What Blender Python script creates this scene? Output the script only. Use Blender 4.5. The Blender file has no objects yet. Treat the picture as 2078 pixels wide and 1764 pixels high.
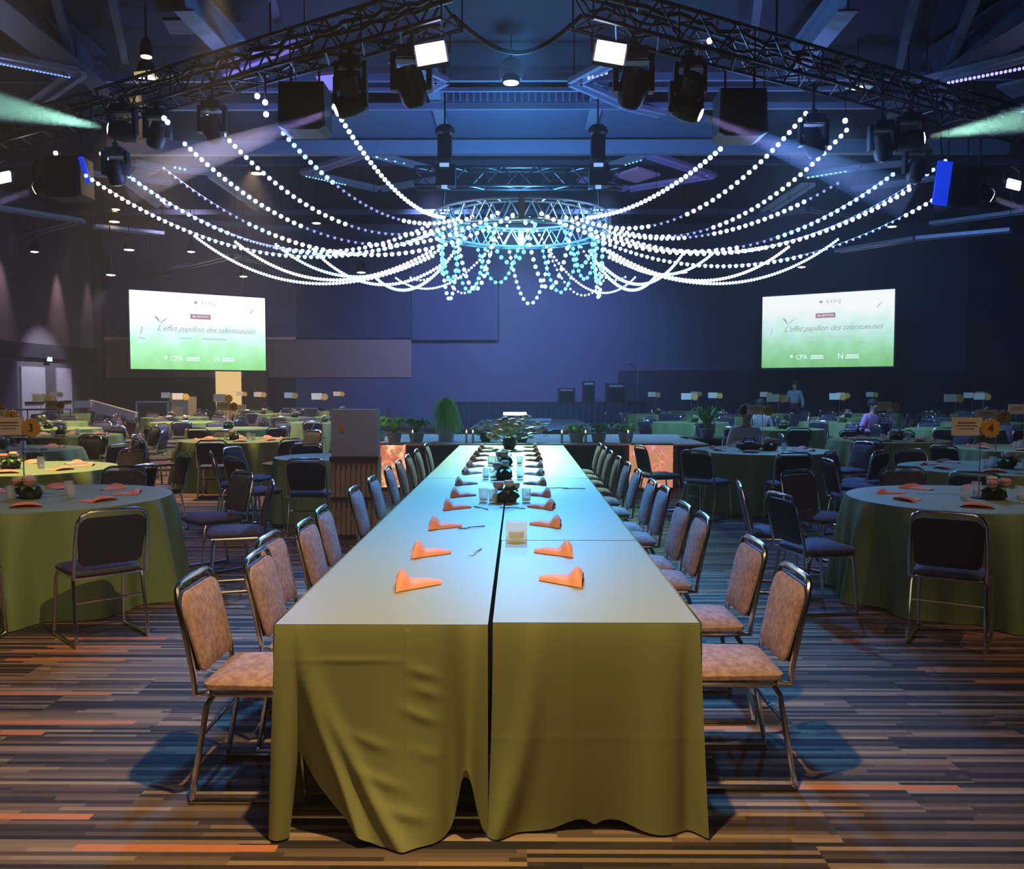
import bpy, math, random
from mathutils import Vector, Matrix
random.seed(7)
PI = math.pi
scene = bpy.context.scene
COL = scene.collection
# ------------------------------------------------------------------ camera
EYE = Vector((0, 0, 1.583)); F = 1800.0
PITCH = math.atan(94 / F); YAW = math.atan(14 / F)
cam_d = bpy.data.cameras.new('camera'); cam = bpy.data.objects.new('camera', cam_d); COL.objects.link(cam)
cam.location = EYE; cam.rotation_euler = (PI / 2 - PITCH, 0, YAW)
cam_d.sensor_width = 36; cam_d.sensor_fit = 'HORIZONTAL'; cam_d.lens = F / 2078 * 36; cam_d.clip_end = 200
scene.camera = cam
CR = cam.rotation_euler.to_matrix()
def ray(px, py): return CR @ Vector(((px - 1039) / F, -(py - 882) / F, -1))
def P(px, py, Y):
    r = ray(px, py); return EYE + r * (Y / r.y)
def PZ(px, py, z):
    r = ray(px, py); return EYE + r * ((z - EYE.z) / r.z)
# ------------------------------------------------------------------ world, exposure
w = bpy.data.worlds.new('world'); scene.world = w; w.use_nodes = True
w.node_tree.nodes['Background'].inputs[0].default_value = (0.16, 0.17, 0.34, 1)
w.node_tree.nodes['Background'].inputs[1].default_value = 0.10
scene.view_settings.view_transform = 'Standard'; scene.view_settings.look = 'None'
scene.view_settings.exposure = 0.0; scene.view_settings.gamma = 1
scene.cycles.sample_clamp_indirect = 2.0; scene.cycles.max_bounces = 4; scene.cycles.sample_clamp_direct = 30
scene.cycles.transparent_max_bounces = 12
# thin stage haze filling the hall
v_ = w.node_tree.nodes.new('ShaderNodeVolumeScatter'); v_.inputs['Density'].default_value = .0032
w.node_tree.links.new(v_.outputs[0], w.node_tree.nodes['World Output'].inputs['Volume'])
# ------------------------------------------------------------------ lamps
def spot(name, loc, target, energy, color, angle=60, blend=.5, radius=.08):
    l = bpy.data.lights.new(name, 'SPOT'); l.energy = energy; l.color = color
    l.spot_size = math.radians(angle); l.spot_blend = blend; l.shadow_soft_size = radius
    o = bpy.data.objects.new(name, l); COL.objects.link(o); o.location = loc
    o.rotation_euler = (Vector(target) - Vector(loc)).to_track_quat('-Z', 'Y').to_euler(); return o
def area(name, loc, target, energy, color, size):
    l = bpy.data.lights.new(name, 'AREA'); l.energy = energy; l.color = color; l.size = size
    o = bpy.data.objects.new(name, l); COL.objects.link(o); o.location = loc
    o.rotation_euler = (Vector(target) - Vector(loc)).to_track_quat('-Z', 'Y').to_euler(); return o
def point(name, loc, energy, color, radius=.1):
    l = bpy.data.lights.new(name, 'POINT'); l.energy = energy; l.color = color; l.shadow_soft_size = radius
    o = bpy.data.objects.new(name, l); COL.objects.link(o); o.location = loc; return o
WARM = (1, .62, .32); BLUE = (.08, .22, 1); CYAN = (.25, .75, 1); ICE = (.45, .7, 1); PURP = (.5, .35, 1)
# the downlight over the near end of the long table, above the frame
spot('downlight_lamp', (-.12, 2.45, 4.2), (-.9, 2.9, 0), 720, (1, .70, .28), 108, 1, .05)
# stage wash from the light ring and the trusses
spot('truss_wash_lamp', (0, 13.3, 6.9), (-.1, 7.0, .75), 9000, (.07, .40, 1), 31, .9, .25)
spot('ring_wash_lamp', (0, 19, 5.2), (0, 11.7, .7), 9000, (.42, .95, .70), 26, .9, .25)
spot('truss_wash_lamp', (-4.5, 15.8, 6.6), (-4.5, 8.6, .5), 1500, (.12, .28, 1), 66, .9, .2)
spot('truss_wash_lamp', (4.5, 15.8, 6.6), (4.5, 8.4, .5), 1900, (.10, .32, 1), 66, .9, .2)
spot('truss_wash_lamp', (-6, 17, 6.6), (-8, 24, .5), 1300, (.4, .5, 1), 110, .9, .2)
spot('truss_wash_lamp', (6, 17, 6.6), (8, 24, .5), 1700, (.2, .5, 1), 110, .9, .2)
# uplight on the roof
spot('roof_wash_lamp', (-3, 18, 6.0), (-3.4, 21, 9), 130, (.12, .28, 1), 150, 1, .3)
spot('roof_wash_lamp', (3, 18, 6.0), (3.4, 21, 9), 130, (.12, .28, 1), 150, 1, .3)
point('ring_glow_lamp', (0, 20, 5.3), 900, (.12, .5, 1), .6)
point('string_glow_lamp', (-5.5, 18.5, 5.2), 240, (.22, .32, 1), .5)
point('string_glow_lamp', (5.5, 18.5, 5.2), 240, (.2, .35, 1), .5)
# added spots that brighten the back wall like a haze glow
spot('back_wall_fill_lamp', (-3, 30, 8), (-2, 40, 3.2), 4200, (.34, .42, 1), 85, 1, .3)
spot('back_wall_fill_lamp', (3, 30, 8), (1.5, 40, 3.2), 3400, (.26, .4, 1), 80, 1, .3)
spot('back_wall_fill_lamp', (-12, 30, 8), (-13, 40, 2.2), 900, (.7, .55, .8), 90, 1, .3)
# left wall scallops and the doors
for Y, e in ((32.6, 700), (36.6, 800), (39.2, 300)):
    spot('scallop_lamp', (-18.5, Y, 7.4), (-18.95, Y, 2.5), e, (1, .62, .66), 36, 1, .08)
spot('door_fill_lamp', (-16.2, 35, 5.5), (-19, 35.3, 1.2), 800, (.85, .8, 1), 62, .6, .1)  # added spot brightening the pale doors, no fixture there
# warm downlights over the left tables
spot('downlight_lamp', (-5.4, 9.4, 8.2), (-5.4, 9.3, 0), 5200, (1, .66, .22), 26, .5, .06)
spot('downlight_lamp', (-4.8, 14.4, 8.2), (-4.8, 14.4, 0), 3200, (1, .68, .24), 46, .8, .06)
spot('downlight_lamp', (-8.5, 20.0, 8.2), (-8.5, 20, 0), 4800, (1, .70, .28), 75, .8, .06)
spot('downlight_lamp', (-8.0, 27.0, 8.2), (-9, 28, 0), 3000, (1, .70, .36), 90, .8, .06)
spot('downlight_lamp', (-3.4, 3.6, 8.2), (-4.0, 6.6, 0), 520, (1, .62, .42), 40, .8, .06)  # this and the next unseen, set camera-side to brighten sign cards and chairs
spot('downlight_lamp', (4.8, 3.4, 8.2), (4.5, 6.4, 0), 480, (1, .62, .38), 38, .8, .06)
spot('downlight_lamp', (8.5, 9.5, 8.2), (8.0, 11, 0), 300, (1, .65, .4), 50, .8, .06)
spot('downlight_lamp', (-2.6, 6.2, 8.2), (-1.9, 9.2, .6), 420, (1, .72, .5), 26, .8, .06)  # added spot brightening the dark slatted stand
# soft fill added behind the camera, no lamp known there
area('front_fill_lamp', (0, -2.5, 4.5), (0, 5, .8), 38, (1, .72, .5), 4)

# ------------------------------------------------------------------ materials
MATS = {}
def mat(name, color=(.5, .5, .5), rough=.6, metal=0, emit=None, es=1, alpha=1, trans=0, ior=1.45, noise=None, bump=None, nosample=False, sheen=0):
    if name in MATS: return MATS[name]
    m = bpy.data.materials.new(name); m.use_nodes = True; MATS[name] = m
    nt = m.node_tree; b = nt.nodes['Principled BSDF']
    b.inputs['Base Color'].default_value = (*color, 1); b.inputs['Roughness'].default_value = rough
    b.inputs['Metallic'].default_value = metal; b.inputs['IOR'].default_value = ior
    b.inputs['Alpha'].default_value = alpha; b.inputs['Transmission Weight'].default_value = trans
    if sheen: b.inputs['Sheen Weight'].default_value = sheen
    if emit:
        b.inputs['Emission Color'].default_value = (*emit, 1); b.inputs['Emission Strength'].default_value = es
    if noise:   # (scale, colour2, contrast)
        tc = nt.nodes.new('ShaderNodeTexCoord'); n = nt.nodes.new('ShaderNodeTexNoise'); n.inputs['Scale'].default_value = noise[0]
        n.inputs['Detail'].default_value = 4
        r = nt.nodes.new('ShaderNodeValToRGB'); r.color_ramp.elements[0].position = .5 - noise[2]; r.color_ramp.elements[1].position = .5 + noise[2]
        r.color_ramp.elements[0].color = (*color, 1); r.color_ramp.elements[1].color = (*noise[1], 1)
        nt.links.new(tc.outputs['Object'], n.inputs['Vector']); nt.links.new(n.outputs[0], r.inputs[0]); nt.links.new(r.outputs[0], b.inputs['Base Color'])
    if bump:
        tc = nt.nodes.new('ShaderNodeTexCoord'); n = nt.nodes.new('ShaderNodeTexNoise'); n.inputs['Scale'].default_value = bump[0]; n.inputs['Detail'].default_value = 3
        bp = nt.nodes.new('ShaderNodeBump'); bp.inputs['Strength'].default_value = bump[1]; bp.inputs['Distance'].default_value = bump[2]
        nt.links.new(tc.outputs['Object'], n.inputs['Vector']); nt.links.new(n.outputs[0], bp.inputs['Height']); nt.links.new(bp.outputs[0], b.inputs['Normal'])
    if nosample: m.cycles.emission_sampling = 'NONE'
    return m
CHROME = mat('chrome', (.75, .75, .75), .18, 1)
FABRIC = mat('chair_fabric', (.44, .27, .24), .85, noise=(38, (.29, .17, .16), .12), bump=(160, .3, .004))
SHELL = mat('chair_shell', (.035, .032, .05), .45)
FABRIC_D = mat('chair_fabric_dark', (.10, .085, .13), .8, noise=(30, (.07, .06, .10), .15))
BLACKM = mat('black_metal', (.02, .02, .025), .4, .6)
BLACKP = mat('black_plastic', (.012, .012, .015), .45)
TRUSSM = mat('truss_black', (.045, .045, .06), .35, .8)
ALU = mat('truss_aluminium', (.55, .6, .65), .35, .8)
CLOTH = mat('olive_satin', (.30, .31, .13), .42, bump=(500, .05, .001))
CLOTH.node_tree.nodes['Principled BSDF'].inputs['Specular IOR Level'].default_value = .32
CLOTH_G = mat('green_cloth', (.24, .33, .13), .6)
NAPKIN = mat('salmon_napkin', (.9, .36, .27), .8)
WHITECLOTH = mat('white_cloth', (.6, .6, .58), .7, bump=(6, .5, .03))
WHITE = mat('white_card', (.75, .72, .66), .7)
GLASS = mat('clear_glass', (.9, .95, .95), .06, trans=.0, alpha=.32)
MOSS = mat('moss', (.02, .035, .012), .9, noise=(30, (.05, .06, .03), .1))
LEAF = mat('leaf_green', (.10, .34, .06), .6, noise=(8, (.18, .48, .10), .15))
LEAFB = mat('bright_fern', (.22, .72, .12), .6, noise=(10, (.36, .85, .22), .15))
ROSE = mat('pink_rose', (.75, .38, .34), .7)
CREAM = mat('cream_petal', (.8, .74, .62), .7)
BLUEPET = mat('pale_blue_petal', (.42, .5, .75), .7)
SKIN = mat('skin', (.5, .28, .2), .6)
HAIR = mat('dark_hair', (.03, .02, .018), .7)

# ------------------------------------------------------------------ mesh helpers
class MB:
    def __init__(s): s.v = []; s.f = []
    def quadgrid(s, fn, nu, nv, closeu=False):
        b = len(s.v); cu = nu if closeu else nu + 1
        for j in range(nv + 1):
            for i in range(cu): s.v.append(tuple(fn(i / nu, j / nv)))
        for j in range(nv):
            for i in range(nu):
                a = b + j * cu + i; c = b + j * cu + (i + 1) % cu
                s.f.append((a, c, c + cu, a + cu))
        return s
    def box(s, c, d, m=None, bev=0):
        x, y, z = d[0] / 2, d[1] / 2, d[2] / 2; b = len(s.v); c = Vector(c)
        for k in range(8):
            p = Vector(((-x, x)[k & 1], (-y, y)[(k >> 1) & 1], (-z, z)[k >> 2]))
            if m is not None: p = m @ p
            s.v.append(tuple(c + p))
        for q in ((0, 2, 3, 1), (4, 5, 7, 6), (0, 1, 5, 4), (2, 6, 7, 3), (0, 4, 6, 2), (1, 3, 7, 5)): s.f.append(tuple(b + i for i in q))
        return s
    def tube(s, pts, r, seg=8, closed=False, cap=True):
        pts = [Vector(p) for p in pts]; n = len(pts); b = len(s.v)
        rr = r if isinstance(r, (list, tuple)) else [r] * n
        up = None
        for i, p in enumerate(pts):
            if closed: t = pts[(i + 1) % n] - pts[i - 1]
            else: t = pts[min(i + 1, n - 1)] - pts[max(i - 1, 0)]
            t.normalize()
            if up is None:
                up = Vector((0, 0, 1)) if abs(t.z) < .9 else Vector((0, 1, 0))
            x = t.cross(up)
            if x.length < 1e-4: x = t.orthogonal()
            x.normalize(); y = x.cross(t).normalized(); up = y
            for k in range(seg):
                a = 2 * PI * k / seg; s.v.append(tuple(p + (x * math.cos(a) + y * math.sin(a)) * rr[i]))
        m = n if closed else n - 1
        for i in range(m):
            for k in range(seg):
                a = b + i * seg; c = b + ((i + 1) % n) * seg; k2 = (k + 1) % seg
                s.f.append((a + k, a + k2, c + k2, c + k))
        if cap and not closed:
            s.f.append(tuple(b + k for k in range(seg))[::-1]); s.f.append(tuple(b + (n - 1) * seg + k for k in range(seg)))
        return s
    def bar(s, a, c, r, seg=6): return s.tube([a, c], r, seg)
    def lathe(s, prof, c=(0, 0, 0), seg=24, m=None):
        b = len(s.v); c = Vector(c)
        for (r, z) in prof:
            for k in range(seg):
                a = 2 * PI * k / seg; p = Vector((r * math.cos(a), r * math.sin(a), z))
                if m is not None: p = m @ p
                s.v.append(tuple(c + p))
        for j in range(len(prof) - 1):
            for k in range(seg):
                a = b + j * seg; k2 = (k + 1) % seg; s.f.append((a + k, a + k2, a + seg + k2, a + seg + k))
        s.f.append(tuple(b + k for k in range(seg))[::-1]); s.f.append(tuple(b + (len(prof) - 1) * seg + k for k in range(seg)))
        return s
    def ball(s, c, r, seg=10, rings=6, jit=0):
        rx, ry, rz = r if isinstance(r, (tuple, list)) else (r, r, r)
        b = len(s.v); c = Vector(c)
        s.v.append((c.x, c.y, c.z - rz))
        for j in range(1, rings):
            t = -PI / 2 + PI * j / rings
            for k in range(seg):
                a = 2 * PI * k / seg; q = 1 + random.uniform(-jit, jit)
                s.v.append((c.x + rx * q * math.cos(t) * math.cos(a), c.y + ry * q * math.cos(t) * math.sin(a), c.z + rz * q * math.sin(t)))
        s.v.append((c.x, c.y, c.z + rz)); top = len(s.v) - 1
        for k in range(seg):
            k2 = (k + 1) % seg; s.f.append((b, b + 1 + k2, b + 1 + k)); s.f.append((top, top - seg + k, top - seg + k2))
        for j in range(rings - 2):
            for k in range(seg):
                a = b + 1 + j * seg; k2 = (k + 1) % seg; s.f.append((a + k, a + k2, a + seg + k2, a + seg + k))
        return s
    def poly(s, pts, thick, m=None, c=(0, 0, 0)):      # extruded outline in local XZ, thickness along Y
        b = len(s.v); n = len(pts); c = Vector(c)
        for yy in (-thick / 2, thick / 2):
            for (x, z) in pts:
                p = Vector((x, yy, z))
                if m is not None: p = m @ p
                s.v.append(tuple(c + p))
        s.f.append(tuple(b + i for i in range(n))); s.f.append(tuple(b + n + i for i in range(n))[::-1])
        for i in range(n):
            j = (i + 1) % n; s.f.append((b + i, b + n + i, b + n + j, b + j))
        return s
    def mesh(s, name, m, smooth=True):
        me = bpy.data.meshes.new(name); me.from_pydata(s.v, [], s.f); me.validate(); me.materials.append(m)
        if smooth:
            me.polygons.foreach_set('use_smooth', [True] * len(me.polygons))
            me.set_sharp_from_angle(angle=math.radians(40))
        me.update(); return me
    def build(s, name, m, parent=None, loc=None, smooth=True):
        return new(name, s.mesh(name, m, smooth), parent, loc)
def new(name, data, parent=None, loc=None):
    o = bpy.data.objects.new(name, data); COL.objects.link(o)
    if parent: o.parent = parent
    if loc is not None: o.location = loc
    return o
def tag(o, label, cat, group=None):
    o['label'] = label; o['category'] = cat
    if group: o['group'] = group
    return o
def thing(name, label, cat, loc=(0, 0, 0), rz=0, group=None):
    o = bpy.data.objects.new(name, None); COL.objects.link(o); o.location = loc; o.rotation_euler = (0, 0, rz); o.empty_display_size = .1
    return tag(o, label, cat, group)
def struct(name, mb, m, smooth=False, parent=None):
    o = mb.build(name, m, parent, smooth=smooth)
    if not parent: o['kind'] = 'structure'
    return o
KIDS = {}
def kids(o):
    return [c for c in o.children]
def dup(root, loc, rz, label, group=None, scale=None):
    r = root.copy(); COL.objects.link(r); r.location = loc; r.rotation_euler = (0, 0, rz); r['label'] = label
    if group: r['group'] = group
    if scale: r.scale = (scale,) * 3
    for ch in PROTO.get(root.name) or kids(root):
        c = ch.copy(); COL.objects.link(c); c.parent = r
        for g in kids(ch):
            d = g.copy(); COL.objects.link(d); d.parent = c
    return r
PROTO = {}
class Kind:           # first use moves the prototype itself, later uses copy it
    def __init__(s, maker): s.maker = maker; s.root = None
    def put(s, loc, rz, label, group=None, scale=None):
        if s.root is None:
            s.root = s.maker(); r = s.root; PROTO[r.name] = kids(r)
            r.location = loc; r.rotation_euler = (0, 0, rz); r['label'] = label
            if group: r['group'] = group
            if scale: r.scale = (scale,) * 3
            return r
        return dup(s.root, loc, rz, label, group, scale)
def text_mesh(name, body, size, m, parent=None, shear=0, extrude=.002, align='CENTER', spacing=1.0):
    cu = bpy.data.curves.new(name, 'FONT'); cu.body = body; cu.size = size; cu.align_x = align; cu.align_y = 'CENTER'; cu.extrude = extrude; cu.shear = shear
    cu.space_character = spacing; cu.resolution_u = 3
    t = bpy.data.objects.new(name, cu); COL.objects.link(t)
    dg = bpy.context.evaluated_depsgraph_get(); me = bpy.data.meshes.new_from_object(t.evaluated_get(dg))
    bpy.data.objects.remove(t); bpy.data.curves.remove(cu)
    me.materials.clear(); me.materials.append(m)
    me.transform(Matrix.Rotation(PI / 2, 4, 'X'))          # stands up in XZ, read from -Y
    return new(name, me, parent)

# ------------------------------------------------------------------ setting
CZ = 8.9       # roof deck
XL, XR, YB, YF = -19.0, 20.0, 40.0, -3.0
def carpet():
    m = bpy.data.materials.new('striped_carpet'); m.use_nodes = True; nt = m.node_tree; N = nt.nodes; L = nt.links
    b = N['Principled BSDF']; b.inputs['Roughness'].default_value = .95
    tc = N.new('ShaderNodeTexCoord'); sp = N.new('ShaderNodeSeparateXYZ'); L.new(tc.outputs['Object'], sp.inputs[0])
    def mth(op, a, bb=None, c=None):
        n = N.new('ShaderNodeMath'); n.operation = op
        for i, v in enumerate((a, bb, c)):
            if v is None: continue
            if isinstance(v, (int, float)): n.inputs[i].default_value = v
            else: L.new(v, n.inputs[i])
        return n.outputs[0]
    def wn(v1, v2):
        cb = N.new('ShaderNodeCombineXYZ'); n = N.new('ShaderNodeTexWhiteNoise'); n.noise_dimensions = '3D'
        for i, v in enumerate((v1, v2)):
            if isinstance(v, (int, float)): cb.inputs[i].default_value = v
            else: L.new(v, cb.inputs[i])
        L.new(cb.outputs[0], n.inputs[0]); return n.outputs[0]
    plank = mth('FLOOR', mth('DIVIDE', sp.outputs[1], .25))
    off = mth('MULTIPLY', wn(plank, 3.3), 1.0)
    tile = mth('FLOOR', mth('ADD', sp.outputs[0], off))
    row = mth('FLOOR', mth('DIVIDE', sp.outputs[1], .027))
    fine = wn(row, tile)
    seg = mth('FLOOR', mth('ADD', mth('DIVIDE', sp.outputs[0], .42), mth('MULTIPLY', wn(row, 9.1), 7)))
    f2 = wn(row, mth('ADD', seg, 40))
    v = mth('ADD', mth('MULTIPLY', fine, .7), mth('MULTIPLY', f2, .3))
    cr = N.new('ShaderNodeValToRGB'); cr.color_ramp.interpolation = 'LINEAR'; e = cr.color_ramp.elements
    e[0].position = .22; e[0].color = (.016, .012, .014, 1); e[1].position = .88; e[1].color = (.36, .235, .15, 1)
    q = e.new(.42); q.color = (.05, .033, .030, 1); q = e.new(.62); q.color = (.16, .10, .075, 1)
    L.new(v, cr.inputs[0])
    band = mth('FLOOR', mth('DIVIDE', sp.outputs[1], .044))
    seg2 = mth('FLOOR', mth('ADD', mth('DIVIDE', sp.outputs[0], .7), mth('MULTIPLY', wn(band, 1.7), 9)))
    org = mth('GREATER_THAN', wn(band, mth('ADD', seg2, 77)), .965)
    mx = N.new('ShaderNodeMixRGB'); L.new(org, mx.inputs[0]); L.new(cr.outputs[0], mx.inputs[1]); mx.inputs[2].default_value = (.60, .19, .08, 1)
    ns = N.new('ShaderNodeTexNoise'); ns.inputs['Scale'].default_value = 350; L.new(tc.outputs['Object'], ns.inputs[0])
    bp = N.new('ShaderNodeBump'); bp.inputs['Strength'].default_value = .5; bp.inputs['Distance'].default_value = .004
    L.new(ns.outputs[0], bp.inputs['Height']); L.new(bp.outputs[0], b.inputs['Normal']); L.new(mx.outputs[0], b.inputs['Base Color'])
    return m
struct('floor', MB().box(((XL + XR) / 2, (YB + YF) / 2, -.05), (XR - XL + .6, YB - YF + .6, .1)), carpet())
DECK = mat('roof_deck', (.02, .022, .045), .8)
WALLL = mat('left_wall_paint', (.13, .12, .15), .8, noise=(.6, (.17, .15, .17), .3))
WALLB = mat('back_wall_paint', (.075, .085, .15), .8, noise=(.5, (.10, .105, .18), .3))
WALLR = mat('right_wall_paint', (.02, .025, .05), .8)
BAND = mat('brown_panel', (.24, .17, .16), .7)
DARKP = mat('dark_panel', (.03, .03, .05), .8)
struct('ceiling', MB().box(((XL + XR) / 2, (YB + YF) / 2, CZ + .1), (XR - XL + .6, YB - YF + .6, .2)), DECK)
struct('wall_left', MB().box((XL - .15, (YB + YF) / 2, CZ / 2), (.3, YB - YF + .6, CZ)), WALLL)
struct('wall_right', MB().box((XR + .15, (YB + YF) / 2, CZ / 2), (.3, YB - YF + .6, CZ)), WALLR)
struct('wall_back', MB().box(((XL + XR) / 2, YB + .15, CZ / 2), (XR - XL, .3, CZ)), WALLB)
def wallrect(name, x0, x1, y0, y1, m, d=.06, Y=YB):
    a = P(x0, y0, Y - d); c = P(x1, y1, Y - d)
    return struct(name, MB().box(((a.x + c.x) / 2, Y - d / 2 - .005, (a.z + c.z) / 2), (abs(c.x - a.x), d, abs(a.z - c.z))), m)
wallrect('trim_1', 204, 835, 690, 766, BAND)
wallrect('trim_2', 200, 600, 684, 690, mat('ledge', (.5, .4, .36), .6), .2)
wallrect('trim_3', 835, 1010, 560, 690, mat('navy_panel', (.06, .07, .14), .8), .3)
wallrect('trim_4', 200, 600, 766, 866, DARKP, .05)
wallrect('trim_5', 600, 835, 480, 686, mat('navy_panel_dark', (.045, .05, .10), .8), .12)
wallrect('trim_6', 1255, 1960, 752, 866, DARKP, .1)
# dark band over the doors on the left wall
struct('trim_7', MB().box((XL + .08, 35, 3.05), (.16, 11, .55)), DARKP)
struct('trim_8', MB().box((XL + .2, YB - .2, CZ / 2), (.4, .4, CZ)), mat('corner_dark', (.05, .045, .06), .8))
DOORM = mat('pale_door', (.62, .62, .7), .4)
def door(name, y0, y1, z1=2.42):
    fr = struct(name, MB().box((XL + .03, (y0 + y1) / 2, z1 / 2), (.06, y1 - y0, z1)), DOORM)
    b = MB().box((XL + .08, (y0 + y1) / 2, 1.02), (.05, (y1 - y0) * .8, .09)); b.build('push_bar', BLACKM, fr)
    return fr
door('door_1', 33.7, 35.4); door('door_2', 36.3, 37.5)
struct('door_3', MB().box((XL + .03, 32.3, 1.3), (.06, 2.2, 2.6)), mat('navy_door', (.05, .05, .12), .6))
# lit doorway in the back wall
dw = wallrect('door_4', 437, 490, 748, 866, mat('lit_room', (.9, .62, .28), .8, emit=(1, .66, .26), es=.75, noise=(.7, (.6, .4, .18), .2)), .14)
wallrect('door_5', 492, 545, 752, 866, mat('brown_door', (.16, .1, .08), .6), .18)
# exit lamp over the left doors
t = thing('exit_light', 'small green-white exit light glowing above the left doors', 'exit light', (XL + .1, 35.6, 2.75))
MB().box((0, 0, 0), (.08, .42, .22)).build('housing', BLACKP, t); MB().box((.05, 0, 0), (.02, .36, .17)).build('face', mat('exit_glow', (.5, .9, .8), .5, emit=(.45, 1, .85), es=1.6), t)

# ------------------------------------------------------------------ roof steel, channels, pipes
STEEL = mat('roof_steel', (.22, .27, .42), .45, .3)
STEELD = mat('roof_steel_dark', (.06, .07, .13), .5, .3)
CHAN = mat('light_channel', (.34, .36, .52), .35, .4)
PANEL = mat('roof_panel', (.07, .11, .22), .7)
def beam_mesh(p0, p1, wd, ht, mb=None, ibeam=False):
    p0, p1 = Vector(p0), Vector(p1); d = p1 - p0; q = d.to_track_quat('Y', 'Z').to_matrix(); c = (p0 + p1) / 2; mb = mb or MB()
    if ibeam:
        up = q @ Vector((0, 0, 1))
        mb.box(c + up * ht / 2, (wd, d.length, ht * .08), q); mb.box(c - up * ht / 2, (wd, d.length, ht * .08), q); mb.box(c, (wd * .15, d.length, ht), q)
    else: mb.box(c, (wd, d.length, ht), q)
    return mb
# cross beams (run left to right)
for i, (py, z, wd, ht, m, x0, x1, nm) in enumerate((
        (157, 8.2, .10, .16, STEEL, -14, 15, 'thin roof pipe crossing nearest above the light ring'),
        (182, 8.0, .08, .08, STEEL, -6, 7, 'thin roof pipe crossing just behind the nearest pipe'),
        (216, 8.0, .10, .14, STEEL, -9, 10, 'roof beam crossing below the dark duct'),
        (300, 8.0, .25, .36, STEEL, -11, 13, 'wide blue-lit roof beam crossing behind the light ring hoists'),
        (330, 8.2, .12, .14, STEELD, -16, 16, 'dark roof beam crossing just behind the wide beam'),
        (430, 7.9, .12, .18, STEELD, -17, 17, 'far dark roof beam crossing above the screens'))):
    c = PZ(1053, py, z); tag(beam_mesh((x0, c.y, z), (x1, c.y, z), wd, ht).build('roof_beam', m, smooth=False), nm, 'beam')
for (a, b, wd, ht, m, nm) in (
        ((372, -10), (482, 108), .35, .5, STEEL, 'broad pale blue roof beam slanting down at upper left'),
        ((1722, -10), (1608, 132), .35, .5, STEEL, 'broad pale blue roof beam slanting down at upper right'),
        ((-60, -60), (182, 140), .7, .6, STEELD, 'large slate girder at the top left corner'),
        ((182, 140), (245, 215), .4, .4, STEELD, 'short slate girder below the top left girder'),
        ((2160, -20), (1885, 150), .7, .6, STEELD, 'large slate girder at the top right corner'),
        ((1870, 170), (1810, 222), .4, .4, STEELD, 'short slate girder below the top right girder'),
        ((868, 130), (900, 250), .28, .3, STEEL, 'roof strut above the left hoist'),
        ((1225, 145), (1198, 250), .28, .3, STEEL, 'roof strut above the right hoist'),
        ((110, -20), (150, 140), .14, .2, STEELD, 'faint dark joist left of the warm pendant light'),
        ((225, -20), (255, 120), .14, .2, STEELD, 'faint dark joist right of the warm pendant light'),
        ((550, -20), (570, 60), .14, .2, STEELD, 'faint dark joist above the left truss'),
        ((1540, -20), (1525, 100), .14, .2, STEELD, 'faint dark joist above the right truss'),
        ((1860, -20), (1820, 150), .14, .2, STEELD, 'faint dark joist between the right beams'),
        ((1985, -20), (1925, 130), .14, .2, STEELD, 'faint dark joist near the top right girder')):
    z = 8.3; p0 = PZ(*a, z); p1 = PZ(*b, z); tag(beam_mesh(p0, p1, wd, ht, ibeam=(wd > .25)).build('roof_beam', m, smooth=False), nm, 'beam')
# sloping blue roof panels and the dark duct
def zpoly(pts, z, th=.06):
    mb = MB(); n = len(pts); q = [PZ(x, y, z) for x, y in pts]
    mb.v = [tuple(p) for p in q] + [(p.x, p.y, p.z + th) for p in q]
    mb.f = [tuple(range(n)), tuple(range(2 * n - 1, n - 1, -1))] + [(i, n + i, n + (i + 1) % n, (i + 1) % n) for i in range(n)]
    return mb
tag(zpoly([(690, 222), (1420, 222), (1480, 292), (610, 292)], 8.25).build('roof_panel', PANEL, smooth=False), 'wide slate-blue roof panel in front of the wide beam', 'roof panel')
tag(zpoly([(330, 42), (405, 40), (425, 70), (345, 70)], 8.5).build('roof_panel', STEELD, smooth=False), 'small slate panel by the upper left slanting beam', 'roof panel')
du = thing('air_duct', 'dark ribbed air duct crossing the roof at top centre', 'duct', PZ(1045, 203, 8.55))
MB().box((0, 0, 0), (3.5, .5, .35)).build('duct_body', mat('duct_grey', (.07, .08, .16), .5), du, smooth=False)
rib = MB().box((0, 0, 0), (.05, .03, .22)).mesh('duct_rib', STEEL, False)
for k in range(21): new('duct_rib', rib, du, (-1.64 + k * .164, -.265, 0))
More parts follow.
